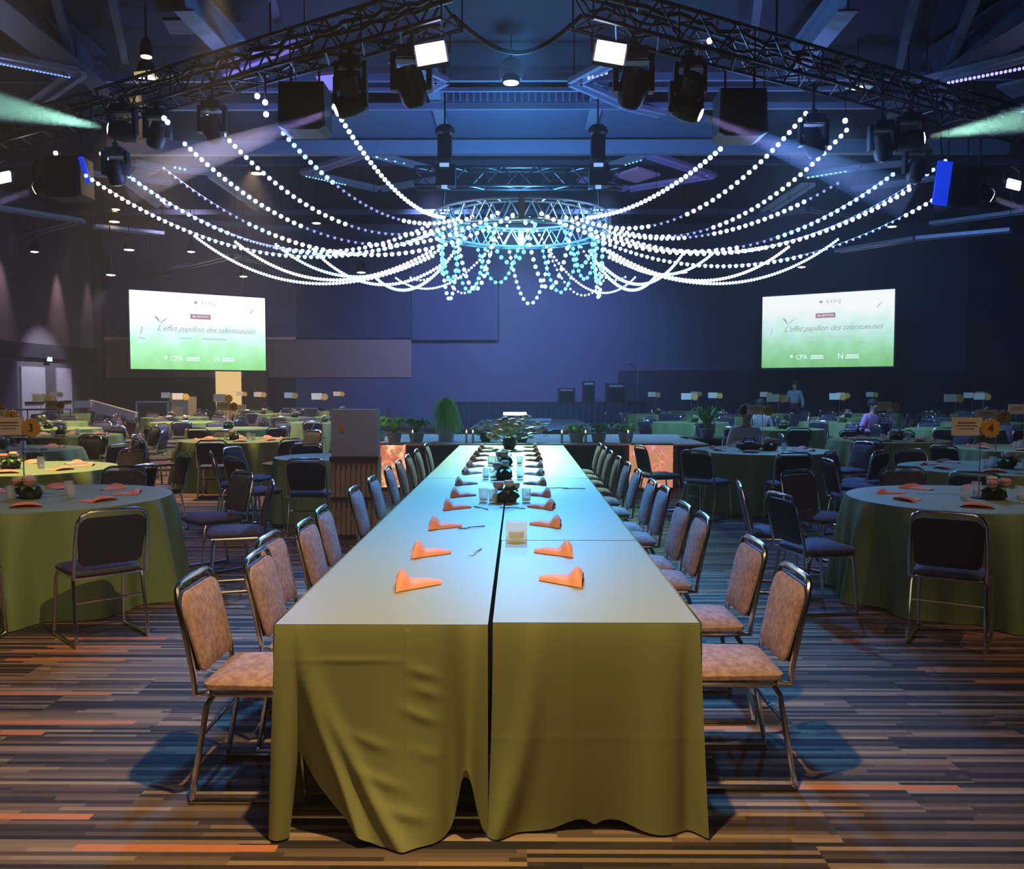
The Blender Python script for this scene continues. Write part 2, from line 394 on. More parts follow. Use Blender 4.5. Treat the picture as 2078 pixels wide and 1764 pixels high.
# zigzag light channels
def channel(pts, z, m, label, wd=.16, dots=None):
    t = thing('light_channel', label, 'ceiling light channel', PZ(*pts[0], z), group='zigzag metal light channels under the roof'); o = Vector(t.location)
    for a, b in zip(pts, pts[1:]):
        p0, p1 = PZ(*a, z) - o, PZ(*b, z) - o
        mb = MB(); d = (p1 - p0); s = d.cross(Vector((0, 0, 1))).normalized() * wd * .5
        beam_mesh(p0 + s, p1 + s, wd * .35, .09, mb); beam_mesh(p0 - s, p1 - s, wd * .35, .09, mb); beam_mesh(p0 + Vector((0, 0, .05)), p1 + Vector((0, 0, .05)), wd * 1.3, .03, mb)
        mb.build('channel_length', m, t, smooth=False)
    for q in pts:
        v_ = PZ(*q, z) - o
        if z < 8.8: MB().bar(v_ + Vector((0, 0, .03)), (v_.x, v_.y, CZ - z + .02), .012, 4).build('hanger', BLACKM, t)
    if dots:
        a, b, n, c, st = dots; p0, p1 = PZ(*a, z) - o, PZ(*b, z) - o
        dm = MB().ball((0, 0, 0), .035, 6, 4).mesh('diode', mat('diode_' + c, (.5, .5, .5), .5, emit={'blue': (.15, .3, 1), 'cyan': (.2, .8, 1), 'violet': (.5, .45, 1)}[c], es=st, nosample=True))
        for k in range(n): new('diode', dm, t, p0.lerp(p1, k / max(1, n - 1)) + Vector((0, 0, -.03)))
    return t
PURPM = mat('violet_lit_channel', (.55, .36, .8), .4, .2)  # violet light put into the channel colour
Z = 7.9
channel([(440, 145), (618, 75)], Z, PURPM, 'violet-lit straight light channel above the left truss', .34)
channel([(-30, 112), (155, 148), (75, 205)], Z, CHAN, 'arrow-shaped light channel at the far upper left', .3, ((0, 125), (140, 152), 20, 'blue', 2))
channel([(2100, 112), (1880, 165), (1975, 235)], Z, CHAN, 'arrow-shaped light channel at the far upper right', .3, ((1925, 165), (2078, 135), 18, 'violet', 1.3))
channel([(2100, 215), (2030, 228)], Z, CHAN, 'short light channel at the right edge below the arrow', .24, ((2035, 232), (2078, 222), 10, 'violet', 2.5))
channel([(1268, 112), (1165, 168), (1280, 218), (1345, 232)], Z, CHAN, 'arrow-shaped light channel beside the right blinder', .24, ((1195, 155), (1230, 145), 5, 'violet', 2.5))
channel([(800, 120), (898, 165), (862, 185)], Z, CHAN, 'arrow-shaped light channel beside the left blinder', .24)
channel([(740, 312), (620, 352), (770, 385), (905, 362)], Z, CHAN, 'open diamond light channel left of the light ring', .3, ((622, 355), (700, 372), 14, 'cyan', 2.5))
channel([(760, 315), (880, 345)], Z, CHAN, 'short blue-lit channel by the left hoist', .26, ((765, 316), (820, 328), 4, 'cyan', 3))
channel([(1245, 335), (1305, 315)], Z, CHAN, 'short cyan-lit channel by the right hoist', .26, ((1248, 338), (1300, 322), 8, 'cyan', 3))
channel([(1310, 312), (1445, 358), (1275, 385), (1180, 365)], Z, PURPM, 'open diamond light channel right of the light ring', .3)
channel([(270, 330), (330, 342), (440, 352)], Z, CHAN, 'blue-lit channel below the left truss', .26, ((355, 338), (375, 342), 3, 'cyan', 3))
channel([(165, 350), (350, 372)], Z, CHAN, 'slanting channel at the left string light anchors', .26)
channel([(1635, 358), (1750, 340), (1880, 328)], Z, CHAN, 'cyan-lit channel below the right truss', .26, ((1640, 358), (1715, 345), 9, 'cyan', 3.5))
channel([(1730, 385), (1900, 362)], Z, CHAN, 'slanting channel at the right string light anchors', .26)
channel([(-20, 420), (160, 448), (60, 475)], 7.0, CHAN, 'grey channel over the left wall, upper', .3)
channel([(190, 460), (330, 475)], 7.0, CHAN, 'grey channel over the left wall, lower', .3)
channel([(1890, 455), (2080, 430)], 6.9, CHAN, 'grey channel at the right edge behind the strings', .3)
channel([(1700, 510), (1860, 485), (2050, 468)], 6.2, CHAN, 'grey channel at far right above the screen', .3)
channel([(240, 350), (330, 420)], Z, mat('grey_strip', (.5, .5, .62), .5), 'pale straight strip crossing the left strings', .34)
channel([(437, 358), (530, 425)], Z, MATS['grey_strip'], 'pale straight strip between the left strings', .34)
channel([(1640, 375), (1555, 430)], Z, MATS['grey_strip'], 'pale straight strip between the right strings', .34)
channel([(300, 560), (470, 520), (620, 548)], 5.9, STEELD, 'faint far channel above the left screen', .3)
channel([(330, 445), (640, 470)], 7.2, STEELD, 'long faint channel behind the left strings', .3)
channel([(1460, 455), (1640, 425), (1760, 440)], 7.2, STEELD, 'long faint channel behind the right strings', .3)
PINKP = mat('pink_lit_tile', (.75, .4, .75), .5)  # pink light put into the tile colour
def tile(pts, z, m, label):
    tag(zpoly(pts, z).build('ceiling_tile', m, smooth=False), label, 'ceiling tile', 'square tiles hung under the roof')
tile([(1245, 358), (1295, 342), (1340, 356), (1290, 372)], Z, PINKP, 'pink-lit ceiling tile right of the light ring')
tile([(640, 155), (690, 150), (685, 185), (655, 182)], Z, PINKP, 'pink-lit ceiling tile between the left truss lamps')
tile([(2022, 178), (2078, 165), (2120, 180), (2055, 200)], Z, STEEL, 'grey ceiling tile at the upper right edge')
tile([(262, 360), (275, 342), (320, 350), (290, 365)], Z, STEEL, 'grey ceiling tile above the left strings')
tile([(1715, 182), (1730, 172), (1775, 174), (1760, 184)], Z, CREAM, 'cream ceiling tile under the upper right dome light')
tile([(272, 152), (305, 148), (322, 165), (300, 168)], Z, mat('warm_lit_tile', (.8, .6, .3), .6, emit=(1, .7, .25), es=.5), 'warm lit ceiling tile under the pendant light')  # emission stands in for the pendant's light on this tile
# ceiling downlights
GLOW = mat('downlight_glow', (1, .8, .5), .5, emit=(1, .66, .25), es=9, nosample=True)
GLOWW = mat('downlight_glow_white', (1, .9, .7), .5, emit=(1, .9, .75), es=6, nosample=True)
for (x, y, r, m, lab) in ((297, 115, .10, GLOW, 'warm pendant lamp glowing at upper left'), (297, 158, .16, GLOWW, 'warm downlight below the upper left pendant'),
        (235, 425, .12, GLOW, 'warm pendant behind the left strings'), (232, 450, .16, GLOW, 'warm downlight below the pendant behind left strings'),
        (521, 352, .16, GLOW, 'warm downlight seen between the left strings'), (642, 453, .14, GLOW, 'amber downlight left of the light ring'),
        (70, 511, .12, GLOWW, 'white downlight by the left wall, nearest'), (225, 558, .14, GLOWW, 'white downlight above the left screen corner'),
        (224, 543, .09, GLOWW, 'small lamp just above the left screen downlight'), (388, 511, .12, GLOWW, 'white downlight above the left screen'), (494, 561, .12, GLOWW, 'white downlight right of the left screen'),
        (262, 507, .16, GLOWW, 'flat warm downlight over the left wall channel'), (1037, 168, .16, GLOWW, 'white lens of the dome light at top centre'),
        (1740, 178, .12, GLOWW, 'white lens of the dome light at upper right'), (1810, 460, .14, GLOWW, 'pale downlight behind the right strings'), (1627, 542, .12, GLOWW, 'white downlight above the right screen'),
        (1385, 553, .16, GLOWW, 'white lamp low behind the right string lights'), (733, 553, .14, GLOWW, 'white lamp low behind the left string lights')):
    z = 7.9; p = PZ(x, y, z)
    if p.y > 30: p = P(x, y, 30)
    t = thing('downlight', lab, 'ceiling light', p, group='round lamps under the roof')
    MB().lathe([(r * 1.15, 0), (r * 1.2, .1), (r * .9, .3), (r * .3, .36)], seg=14).build('housing', BLACKM, t)
    MB().lathe([(r * .3, -.03), (r, -.012), (r, .01)], seg=14).build('lens', m, t)
    MB().bar((0, 0, .3), (0, 0, CZ - p.z), .015).build('stem', BLACKM, t)
for (x, y, lab) in ((1037, 150, 'grey dome light housing at top centre'), (1742, 155, 'grey dome housing at upper right')):
    p = PZ(x, y, 8.1); o = MB().lathe([(.22, -.12), (.26, 0), (.24, .2), (.12, .3), (.02, .33)], seg=18).build('dome_housing', mat('dome_grey', (.2, .2, .26), .5), loc=p); tag(o, lab, 'light housing')

# ------------------------------------------------------------------ trusses
TZ = 7.0
def truss(name, label, p0, p1, s, m, n, group=None, cat='truss'):
    p0, p1 = Vector(p0), Vector(p1); t = thing(name, label, cat, p0, group=group); d = p1 - p0; dn = d.normalized()
    side = dn.cross(Vector((0, 0, 1))).normalized() * s / 2; up = Vector((0, 0, s)); cs = [side, side + up, -side + up, -side]
    for c in cs: MB().bar(c, c + d, .034, 8).build('chord', m, t)
    mb = MB()
    for k in range(n):
        a, b = d * k / n, d * (k + 1) / n
        for i in range(4):
            c0, c1 = cs[i], cs[(i + 1) % 4]
            if k % 2: c0, c1 = c1, c0
            mb.bar(a + c0, b + c1, .019, 5)
            if k % 4 == 0: mb.bar(a + c0, a + c1, .014, 5)
    mb.build('lattice', m, t)
    if m is TRUSSM and n > 12:
        for q, (ox, oz, r_) in enumerate(((.0, .53, .04), (.25, .10, .035), (-.3, .34, .03))):
            rr = random.Random(q); pts = [d * (k / 40) + side * (ox + rr.uniform(-.3, .3)) + Vector((0, 0, s * oz / .52 * .9 + rr.uniform(-.05, .04))) for k in range(41)]
            MB().tube(pts, r_, 6).build('cable_bundle', BLACKP, t)
    return t
A0 = Vector((-1.0, 13.5, TZ)); A1 = Vector((-8.3, 18.15, TZ)); A2 = Vector((-15.0, 22.2, TZ))
B0 = Vector((.95, 13.5, TZ)); B1 = Vector((8.7, 18.3, TZ)); B2 = Vector((15.5, 22.4, TZ))
truss('lighting_truss', 'black box truss running from top centre to the left, carrying lamps', A0, A1, .52, TRUSSM, 22, 'black overhead lighting trusses')
truss('lighting_truss', 'outer black box truss section at the left edge', A1 + (A2 - A1) * .02, A2, .52, TRUSSM, 18, 'black overhead lighting trusses')
truss('lighting_truss', 'black box truss running from top centre to the right, carrying lamps', B0, B1, .52, TRUSSM, 22, 'black overhead lighting trusses')
truss('lighting_truss', 'outer black box truss section at the right edge', B1 + (B2 - B1) * .02, B2, .52, TRUSSM, 18, 'black overhead lighting trusses')
truss('lighting_truss', 'dark box truss crossing between the two hoists above the light ring', (-2.3, 20, 6.05), (2.3, 20, 6.05), .4, TRUSSM, 12, 'black overhead lighting trusses')
for (q0, q1, wh) in ((A0, A1, 'left'), (B0, B1, 'right')):
    for k, f in enumerate((.08, .45, .85)):
        p = q0.lerp(q1, f) + Vector((0, 0, .52)); tag(MB().bar((0, 0, 0), (0, 0, CZ - p.z), .02).build('hanging_cable', BLACKM, loc=p), ('inner', 'middle', 'outer')[k] + ' chain holding the %s lamp truss to the roof' % wh, 'cable')
# cable draped between the truss ends
pts = [A0.lerp(B0, k / 16) + Vector((0, .2, .2 - .55 * math.sin(PI * k / 16))) for k in range(17)]
tag(MB().tube(pts, .035, 6).build('power_cable', BLACKP), 'dark cable drooping between the two truss ends at top centre', 'cable')
def online(px, py, q0, q1):       # where the pixel's ray meets the upright plane through a truss
    r = ray(px, py); d = q1 - q0; n = Vector((d.y, -d.x, 0)); t = (q0 - EYE).dot(n) / r.dot(n); return EYE + r * t

# ---- lamps on the trusses
BEAM_MATS = {}
def aim(v): return Vector(v).normalized().to_track_quat('Z', 'Y').to_matrix()
def moving_head(p, d, lens, label, on=True, s=1.0):
    t = thing('moving_head_light', label, 'stage light', p, group='moving head lamps hung from the trusses'); R = aim(d)
    MB().box((0, 0, .42 * s), (.36 * s, .3 * s, .16 * s)).box((0, 0, .55 * s), (.1 * s, .1 * s, .14 * s)).build('base', BLACKP, t, smooth=False)
    y = MB().box((-.24 * s, 0, .18 * s), (.07 * s, .16 * s, .5 * s)).box((.24 * s, 0, .18 * s), (.07 * s, .16 * s, .5 * s)).box((0, 0, .36 * s), (.5 * s, .16 * s, .06 * s)); y.build('yoke', BLACKP, t, smooth=False)
    MB().lathe([(.06 * s, -.26 * s), (.17 * s, -.24 * s), (.2 * s, 0), (.17 * s, .2 * s), (.13 * s, .26 * s)], seg=16, m=R).build('head', BLACKP, t)
    MB().lathe([(.1 * s, .262 * s), (.1 * s, .27 * s), (.02, .285 * s)], seg=14, m=R).build('lens', lens, t)
    MB().bar((0, 0, .55 * s), (0, 0, max(.7 * s, TZ + .05 - p[2])), .025, 6).build('clamp_pole', BLACKM, t)
    return t
LENSW = mat('lens_white', (1, 1, 1), .3, emit=(1, .95, .85), es=14, nosample=True)
LENSOFF = mat('lens_dark', (.03, .03, .05), .1)
def haze_cone(name, p, d, length, r0, r1, color, dens, label):
    R = aim(d); mb = MB().lathe([(r0, .0), (r1, length)], seg=24, m=R)
    m = bpy.data.materials.new(name + '_haze'); m.use_nodes = True; nt = m.node_tree; nt.nodes.clear()
    o = nt.nodes.new('ShaderNodeOutputMaterial'); v = nt.nodes.new('ShaderNodeVolumeScatter'); v.inputs['Color'].default_value = (*color, 1); v.inputs['Density'].default_value = dens
    v.inputs['Anisotropy'].default_value = .2
    nt.links.new(v.outputs[0], o.inputs['Volume'])
    ob = mb.build(name, m, loc=p); tag(ob, label, 'light beam'); ob['kind'] = 'stuff'; return ob
def beam_light(p, d, length, half, color, energy, dens, label):
    d = Vector(d).normalized(); p0 = Vector(p) + d * .10
    haze_cone('light_beam', p0, d, length, .06, .06 + length * math.tan(half), (1, 1, 1), dens, label)
    spot('beam_lamp', Vector(p) + d * .09, Vector(p) + d * 5, energy, color, math.degrees(half) * 2 * .96, .25, .05)
GREEN = (.42, 1, .78)
heads = [
    (683, 228, (-.95, -.25, -.42), 'moving head on left truss shining a violet beam', PURP, .075, 'violet light beam falling left from the left truss lamp', 3.4),
    (1420, 238, (.95, -.25, -.48), 'moving head on right truss shining a violet beam', PURP, .075, 'violet light beam falling right from the right truss lamp', 3.4),
    (240, 274, (-1, -.42, .12), 'moving head on left truss shining a green beam to the left', GREEN, .15, 'green light beam fanning to the left edge', 4.5),
    (1855, 293, (1, -.42, .10), 'moving head on right truss shining a green beam to the right', GREEN, .15, 'green light beam fanning to the right edge', 4.5),
    (75, 388, (-.9, -.2, -.38), 'lower moving head at the left edge shining pink', PURP, .06, 'pale pink beam at the left edge', 3),
    (2008, 403, (.95, -.2, -.42), 'lower moving head at the right edge shining pink', PURP, .06, 'pale pink beam at the right edge', 3)]
for (x, y, d, lab, c, half, bl, ln) in heads:
    q = (A0, A2) if x < 1040 else (B0, B2); p = online(x, y, *q) + Vector((0, -.45 if c is GREEN else -.1, 0)); dd = Vector(d).normalized()
    moving_head(p - dd * .27, d, LENSW, lab, s=1.0)
    beam_light(p, d, ln, half, c, 2600 if c is GREEN else 1100, .3 if c is GREEN else .22, bl)
for (x, y, d, lab) in ((835, 175, (.2, .3, -1), 'unlit moving head beside the left blinder'), (1285, 178, (-.2, .3, -1), 'unlit moving head beside the right blinder'),
        (712, 178, (.1, .5, -.5), 'unlit moving head behind the violet lamp on the left truss'), (1400, 180, (-.1, .5, -.5), 'unlit moving head behind the violet lamp on the right truss'),
        (432, 262, (.2, .4, -1), 'unlit moving head above the left strings'), (320, 275, (-.4, .1, -1), 'unlit moving head between left anchors'),
        (1650, 290, (.5, .4, -1), 'unlit moving head above the right strings'), (1790, 300, (.2, .1, -1), 'unlit moving head beside the green lamp right'),
        (235, 350, (.1, .2, -1), 'unlit moving head low at the left anchors'), (1860, 345, (-.3, .2, -1), 'unlit moving head low at the right anchors')):
    q = (A0, A1) if x < 1040 else (B0, B1); p = online(x, y, *q); moving_head(p, d, LENSOFF, lab, s=1.15 if x in (835, 1285) else .95)
# twin-panel blinders
BLIND = mat('blinder_white', (1, 1, 1), .4, emit=(.75, .8, 1), es=16, nosample=True)
def blinder(px, py, tilt, label, s=1):
    q = (A0, A2) if px < 1040 else (B0, B2); p = online(px, py, *q) + Vector((0, -.15, 0)); t = thing('blinder_light', label, 'stage light', p, group='bright twin-panel blinders'); R = Matrix.Rotation(tilt, 3, 'Y') @ Matrix.Rotation(-.25, 3, 'X')
    MB().box((0, .05, 0), (.5 * s, .1, .36 * s), R).build('housing', BLACKP, t, smooth=False)
    for k in (-1, 1): MB().box(R @ Vector((0, -.02, k * .09 * s)), (.44 * s, .06, .135 * s), R).build('lamp_panel', BLIND, t, smooth=False)
    MB().tube([R @ Vector((-.27 * s, .05, 0)), (-.27 * s, .08, .3), (0, .1, .45), (.27 * s, .08, .3), R @ Vector((.27 * s, .05, 0))], .018, 6).build('yoke', BLACKM, t)
    spot('blinder_lamp', p + Vector((0, -.2, 0)), p + Vector((0, -4, -1.5)), 60, (.35, .35, 1), 150, 1, .2); return t
blinder(877, 118, -.17, 'left of the two bright blinders at top centre'); blinder(1236, 116, .17, 'right of the two bright blinders at top centre')
blinder(15, 365, -.2, 'small bright blinder at the left edge', .75); blinder(2048, 379, .25, 'small bright blinder at the right edge', .62)
# black speaker / lamp boxes
def black_box(x0, x1, y0, y1, label, depth=.6, dy=0):
    q = (A0, A2) if x0 < 1040 else (B0, B2); a = online((x0 + x1) / 2, (y0 + y1) / 2, *q); Y = a.y - .1 + dy
    p = P(x0, y0, Y); r = P(x1, y1, Y); c = (p + r) / 2; t = thing('hanging_speaker', label, 'loudspeaker', (c.x, c.y + depth / 2, c.z), group='black loudspeakers hung below the trusses')
    wd, ht = abs(r.x - p.x), abs(p.z - r.z)
    MB().poly([(-wd / 2, -ht * .42), (-wd * .35, -ht / 2), (wd * .35, -ht / 2), (wd / 2, -ht * .42), (wd * .47, ht / 2), (-wd * .47, ht / 2)], depth).build('cabinet', BLACKP, t, smooth=False)
    MB().box((0, -depth / 2 - .012, 0), (wd * .86, .02, ht * .84)).build('grille', mat('grille_dark', (.008, .008, .01), .9), t, smooth=False)
    hz = max(ht / 2 + .3, TZ + .05 - c.z); MB().bar((-wd * .3, 0, ht / 2), (-wd * .3, 0, hz), .02).bar((wd * .3, 0, ht / 2), (wd * .3, 0, hz), .02).build('bracket', BLACKM, t); return t
black_box(562, 660, 165, 262, 'large black hanging speaker beside the left violet lamp')
black_box(1460, 1558, 178, 275, 'large black hanging speaker beside the right violet lamp')
black_box(85, 165, 315, 400, 'black hanging speaker at the far left truss')
black_box(1925, 1990, 330, 420, 'black hanging speaker at the far right truss')
# small lamp dots along the trusses
for i, (x, y) in enumerate(((340, 248), (333, 240), (538, 208), (522, 195), (540, 232), (113, 311), (125, 388), (1550, 240), (1532, 198), (1440, 83), (600, 190), (1715, 245))):
    q = (A0, A2) if x < 1040 else (B0, B2); p = online(x, y, *q); t = thing('indicator_lamp', 'tiny blue-white lamp on the %s truss, %s' % ('left' if x < 1040 else 'right', ['third from the outer end', 'fourth from the outer end', 'by the speaker, upper', 'by the speaker, topmost', 'under the speaker bracket', 'at the outer speaker top', 'at the outer speaker side', 'below the speaker top', 'above the speaker', 'near the top chord', 'on the speaker side', 'at the string anchor'][i]), 'lamp', p)
    MB().ball((0, 0, 0), .05, 8, 6).build('glow_ball', mat('blue_white_dot', (1, 1, 1), .5, emit=(.5, .6, 1), es=7, nosample=True), t)
    h_ = TZ + .02 - p.z; MB().bar((0, 0, 0), (0, 0, h_), .008, 5).build('wire', BLACKM, t); sd_ = (q[1] - q[0]).cross(Vector((0, 0, 1))).normalized() * .3; MB().bar(Vector((0, 0, h_)) - sd_, Vector((0, 0, h_)) + sd_, .012, 5).build('clamp', BLACKM, t)
# panel at the right, its blue light set as emission
p = P(1912, 372, 17.8); t = thing('blue_panel', 'tall vivid blue lit panel hanging at the right truss', 'panel', p); RR = Matrix.Rotation(.12, 3, 'Y')
MB().box((0, 0, 0), (.28, .06, .85), RR).build('panel_face', mat('blue_lit_face', (.02, .06, .8), .5, emit=(.01, .05, .9), es=.7), t, smooth=False)
MB().lathe([(.035, -.04), (.035, 0)], c=(0, 0, 0), seg=12, m=Matrix.Rotation(PI / 2, 3, 'X')).build('hole', BLACKP, t); MB().bar((0, 0, .42), (0, .1, .8), .02).build('hanger', BLACKM, t); MB().bar((0, .1, .8), (0, .1, TZ - p.z), .02).build('hanger', BLACKM, t)
p = P(172, 345, 18.6); t = thing('blue_panel', 'narrow blue lit strip hanging at the left truss', 'panel', p)
MB().box((0, 0, 0), (.09, .06, .55), Matrix.Rotation(-.3, 3, 'Y')).build('panel_face', MATS['blue_lit_face'], t, smooth=False); MB().bar((-.05, 0, .26), (-.1, .1, .7), .02).build('hanger', BLACKM, t)

# ------------------------------------------------------------------ light ring
HC = Vector((.05, 20, 5.0)); HR = 1.93
t = thing('light_ring', 'round aluminium ring truss holding the strings of bulbs', 'ring truss', HC)
def circ(r, z, n=64): return [(r * math.cos(2 * PI * k / n), r * math.sin(2 * PI * k / n), z) for k in range(n)]
for r, z in ((HR, .42), (HR, 0), (HR - .34, .42), (HR - .34, 0)): MB().tube(circ(r, z), .03, 8, closed=True).build('chord', ALU, t)
mb = MB(); n = 24
for k in range(n):
    a0, a1 = 2 * PI * k / n, 2 * PI * (k + .5) / n; a2 = 2 * PI * (k + 1) / n
    for r in (HR, HR - .34):
        c = lambda a, z, r=r: (r * math.cos(a), r * math.sin(a), z)
        mb.bar(c(a0, 0), c(a1, .42), .016, 5); mb.bar(c(a1, .42), c(a2, 0), .016, 5)
    mb.bar((HR * math.cos(a0), HR * math.sin(a0), 0), ((HR - .34) * math.cos(a0), (HR - .34) * math.sin(a0), 0), .016, 5)
    mb.bar((HR * math.cos(a0), HR * math.sin(a0), .42), ((HR - .34) * math.cos(a0), (HR - .34) * math.sin(a0), .42), .016, 5)
mb.build('lattice', ALU, t)
for k in range(4):
    a = PI / 2 * k - PI / 2; MB().box(((HR) * math.cos(a), (HR) * math.sin(a), .21), (.13, .13, .46), Matrix.Rotation(a, 3, 'Z')).build('joint_plate', ALU, t, smooth=False)
for sx, wh in ((-1, 'left'), (1, 'right')):
    p = P(903 if sx < 0 else 1213, 325, 19.6); t = thing('chain_hoist', 'black chain hoist hanging above the light ring, ' + wh, 'hoist', p)
    MB().box((0, 0, .25), (.3, .3, .5)).box((.02, 0, -.35), (.42, .3, .45)).build('motor', BLACKP, t, smooth=False)
    MB().ball((0, 0, .62), (.22, .16, .16), 10, 6).build('hook_block', BLACKP, t)
    MB().bar((0, 0, -.5), (sx * .05, 0, HC.z + .42 - p.z), .018).bar((0, 0, .6), (0, 0, CZ - p.z), .018).build('chain', BLACKM, t)
    for z_, w_ in ((-.15, .2), (-.62, .12)): MB().box((.0, -.2, z_), (w_, .05, .07)).build('lamp_panel', mat('dim_blue_lamp', (.3, .4, .6), .5, emit=(.35, .6, 1), es=.7, nosample=True), t, smooth=False)

# ------------------------------------------------------------------ string lights
def bulbmat(n, c, s): return mat('bulb_' + n, c, .4, emit=c, es=s, nosample=True)
BM = {'ice': bulbmat('ice', (.62, .80, 1), 2.4), 'blue': bulbmat('blue', (.36, .5, 1), 2.0), 'warm': bulbmat('warm', (1, .93, .8), 3.5), 'cyan': bulbmat('cyan', (.45, .95, 1), 2.2), 'teal': bulbmat('teal', (.20, .95, .85), 1.5), 'dim': bulbmat('dim', (.35, .42, .9), .9)}
bulb_me = {}
for k, m in BM.items():
    for sz, r in (('b', .043), ('s', .028)): bulb_me[k + sz] = MB().ball((0, 0, 0), r, 8, 5).mesh('bulb', m)
WIRE = mat('bulb_wire', (.25, .25, .3), .6)
def string(A, B, sag_mid, cols, label, sp=.135, size='b', group='strings of round bulbs'):
    """A, B world points; sag_mid = world z at the middle; cols = list of (t_end, colour or None)"""
    A, B = Vector(A), Vector(B); zc = sag_mid - (A.z + B.z) / 2
    f = lambda t: A.lerp(B, t) + Vector((0, 0, 4 * zc * t * (1 - t)))
    N = 80; pts = [f(i / N) for i in range(N + 1)]
    t = thing('string_light', label, 'string lights', A, group=group)
    MB().tube([p - A for p in pts[::2]], .007, 4).build('wire', WIRE, t)
    L = [0]
    for a, b in zip(pts, pts[1:]): L.append(L[-1] + (b - a).length)
    n = int(L[-1] / sp); j = 0
    for k in range(n + 1):
        s = min(k * sp, L[-1])
        while j < N - 1 and L[j + 1] < s: j += 1
        u = (s - L[j]) / max(1e-6, L[j + 1] - L[j]); p = pts[j].lerp(pts[j + 1], u); tt = (j + u) / N
        c = next((cc for te, cc in cols if tt <= te), cols[-1][1])
        sz = size
        if c == 'dim': sz = 's'
        if c is None: continue
        new('bulb', bulb_me[c + sz], t, p - A + Vector((0, 0, -.02)))
def zmid(A, B, py):        # height so that the middle of the string shows at pixel row py
    m = (Vector(A) + Vector(B)) / 2; px = 1053 + m.x / m.y * F; return P(px, py, m.y).z
FR = 18.35
front = [   # anchor pixel, ring end pixel + depth, pixel row of the middle, colours, which side
    ((678, 215), (905, 440, 18.9), 388, [(1, 'ice')], 'left', 'innermost, steepest'),
    ((575, 268), (935, 440, 18.6), 430, [(.25, 'blue'), (.62, 'dim'), (1, 'ice')], 'left', 'second from the centre, partly dark'),
    ((422, 235), (960, 436, 18.4), 455, [(.5, 'ice'), (.72, 'dim'), (1, 'ice')], 'left', 'starting highest on the truss'),
    ((375, 290), (1010, 430, 18.1), 487, [(.36, 'ice'), (.55, 'dim'), (1, 'ice')], 'left', 'just outside the highest one'),
    ((332, 340), (1048, 430, 18.05), 512, [(.22, 'dim'), (.3, 'blue'), (.75, 'warm'), (1, 'ice')], 'left', 'ending at the front joint of the ring'),
    ((270, 362), (915, 455, 19.3), 510, [(.28, 'blue'), (.45, 'dim'), (.6, 'blue'), (1, 'ice')], 'left', 'third from the outer end'),
    ((175, 355), (880, 470, 20.3), 513, [(.3, 'ice'), (.55, 'blue'), (1, 'cyan')], 'left', 'outermost, long and shallow'),
    ((205, 310), (878, 452, 20.0), 500, [(.08, 'blue'), (.5, 'dim'), (1, 'ice')], 'left', 'starting beside the green lamp'),
    ((1462, 300), (1190, 440, 18.7), 405, [(1, 'ice')], 'right', 'innermost, steepest'),
    ((1635, 228), (1165, 438, 18.4), 438, [(.5, 'ice'), (.62, 'dim'), (1, 'ice')], 'right', 'starting highest on the truss'),
    ((1718, 262), (1215, 450, 19.2), 460, [(.5, 'ice'), (.68, 'dim'), (1, 'ice')], 'right', 'just outside the highest one'),
    ((1700, 370), (1225, 465, 19.8), 474, [(.1, 'dim'), (.5, 'ice'), (.6, 'dim'), (1, 'ice')], 'right', 'in the middle, starting low'),
    ((1812, 352), (1140, 435, 18.2), 505, [(.35, 'blue'), (.45, 'dim'), (1, 'ice')], 'right', 'third from the outer end'),
    ((1845, 383), (1095, 430, 18.05), 512, [(.6, 'warm'), (1, 'warm')], 'right', 'brightest, warm white, long'),
    ((1918, 325), (1232, 470, 20.2), 500, [(.1, 'blue'), (.5, 'dim'), (1, 'ice')], 'right', 'outermost, beside the blue panel'),
    ((1892, 405), (1225, 490, 20.8), 535, [(.08, 'ice'), (.35, 'dim'), (1, 'ice')], 'right', 'lowest, mostly dark at its start')]
for (a, b, my, cols, sd, wh) in front:
    q = (A0, A1) if sd == 'left' else (B0, B1)
    A = online(*a, *q); B = P(*b); string(A, B, zmid(A, B, my), cols, 'bulb string from %s truss to ring, %s' % (sd, wh), group='bulb strings from the front trusses')
rear = [((395, 478, 27), (885, 515, 21.4), 572, 'ice', 'left', 'longest'), ((478, 490, 26), (880, 505, 21.2), 566, 'warm', 'left', 'brightest'), ((560, 495, 26), (900, 500, 21.5), 560, 'cyan', 'left', 'third out'),
        ((635, 505, 26), (905, 530, 21.7), 575, 'ice', 'left', 'fourth out'), ((760, 560, 26), (925, 505, 21.8), 585, 'cyan', 'left', 'shortest, by the ring'),
        ((1700, 485, 27), (1235, 520, 21.4), 572, 'ice', 'right', 'longest'), ((1600, 500, 26), (1232, 505, 21.2), 568, 'warm', 'right', 'brightest'), ((1455, 505, 26), (1222, 500, 21.5), 556, 'cyan', 'right', 'third out'),
        ((1385, 515, 26), (1215, 530, 21.7), 575, 'ice', 'right', 'fourth out'), ((1330, 560, 26), (1195, 505, 21.8), 585, 'cyan', 'right', 'shortest, by the ring')]
for (a, b, my, c, sd, wh) in rear:
    A = P(*a); B = P(*b); string(A, B, zmid(A, B, my), [(1, c)], 'low bulb string reaching the ring from behind on the %s, %s' % (sd, wh), sp=.13, group='bulb strings from behind the ring')
    tag(MB().bar((0, 0, 0), (0, 0, CZ - A.z), .008, 4).build('hanging_cable', BLACKM, loc=A), 'thin cable holding the %s rear bulb string, %s' % (sd, wh), 'cable')
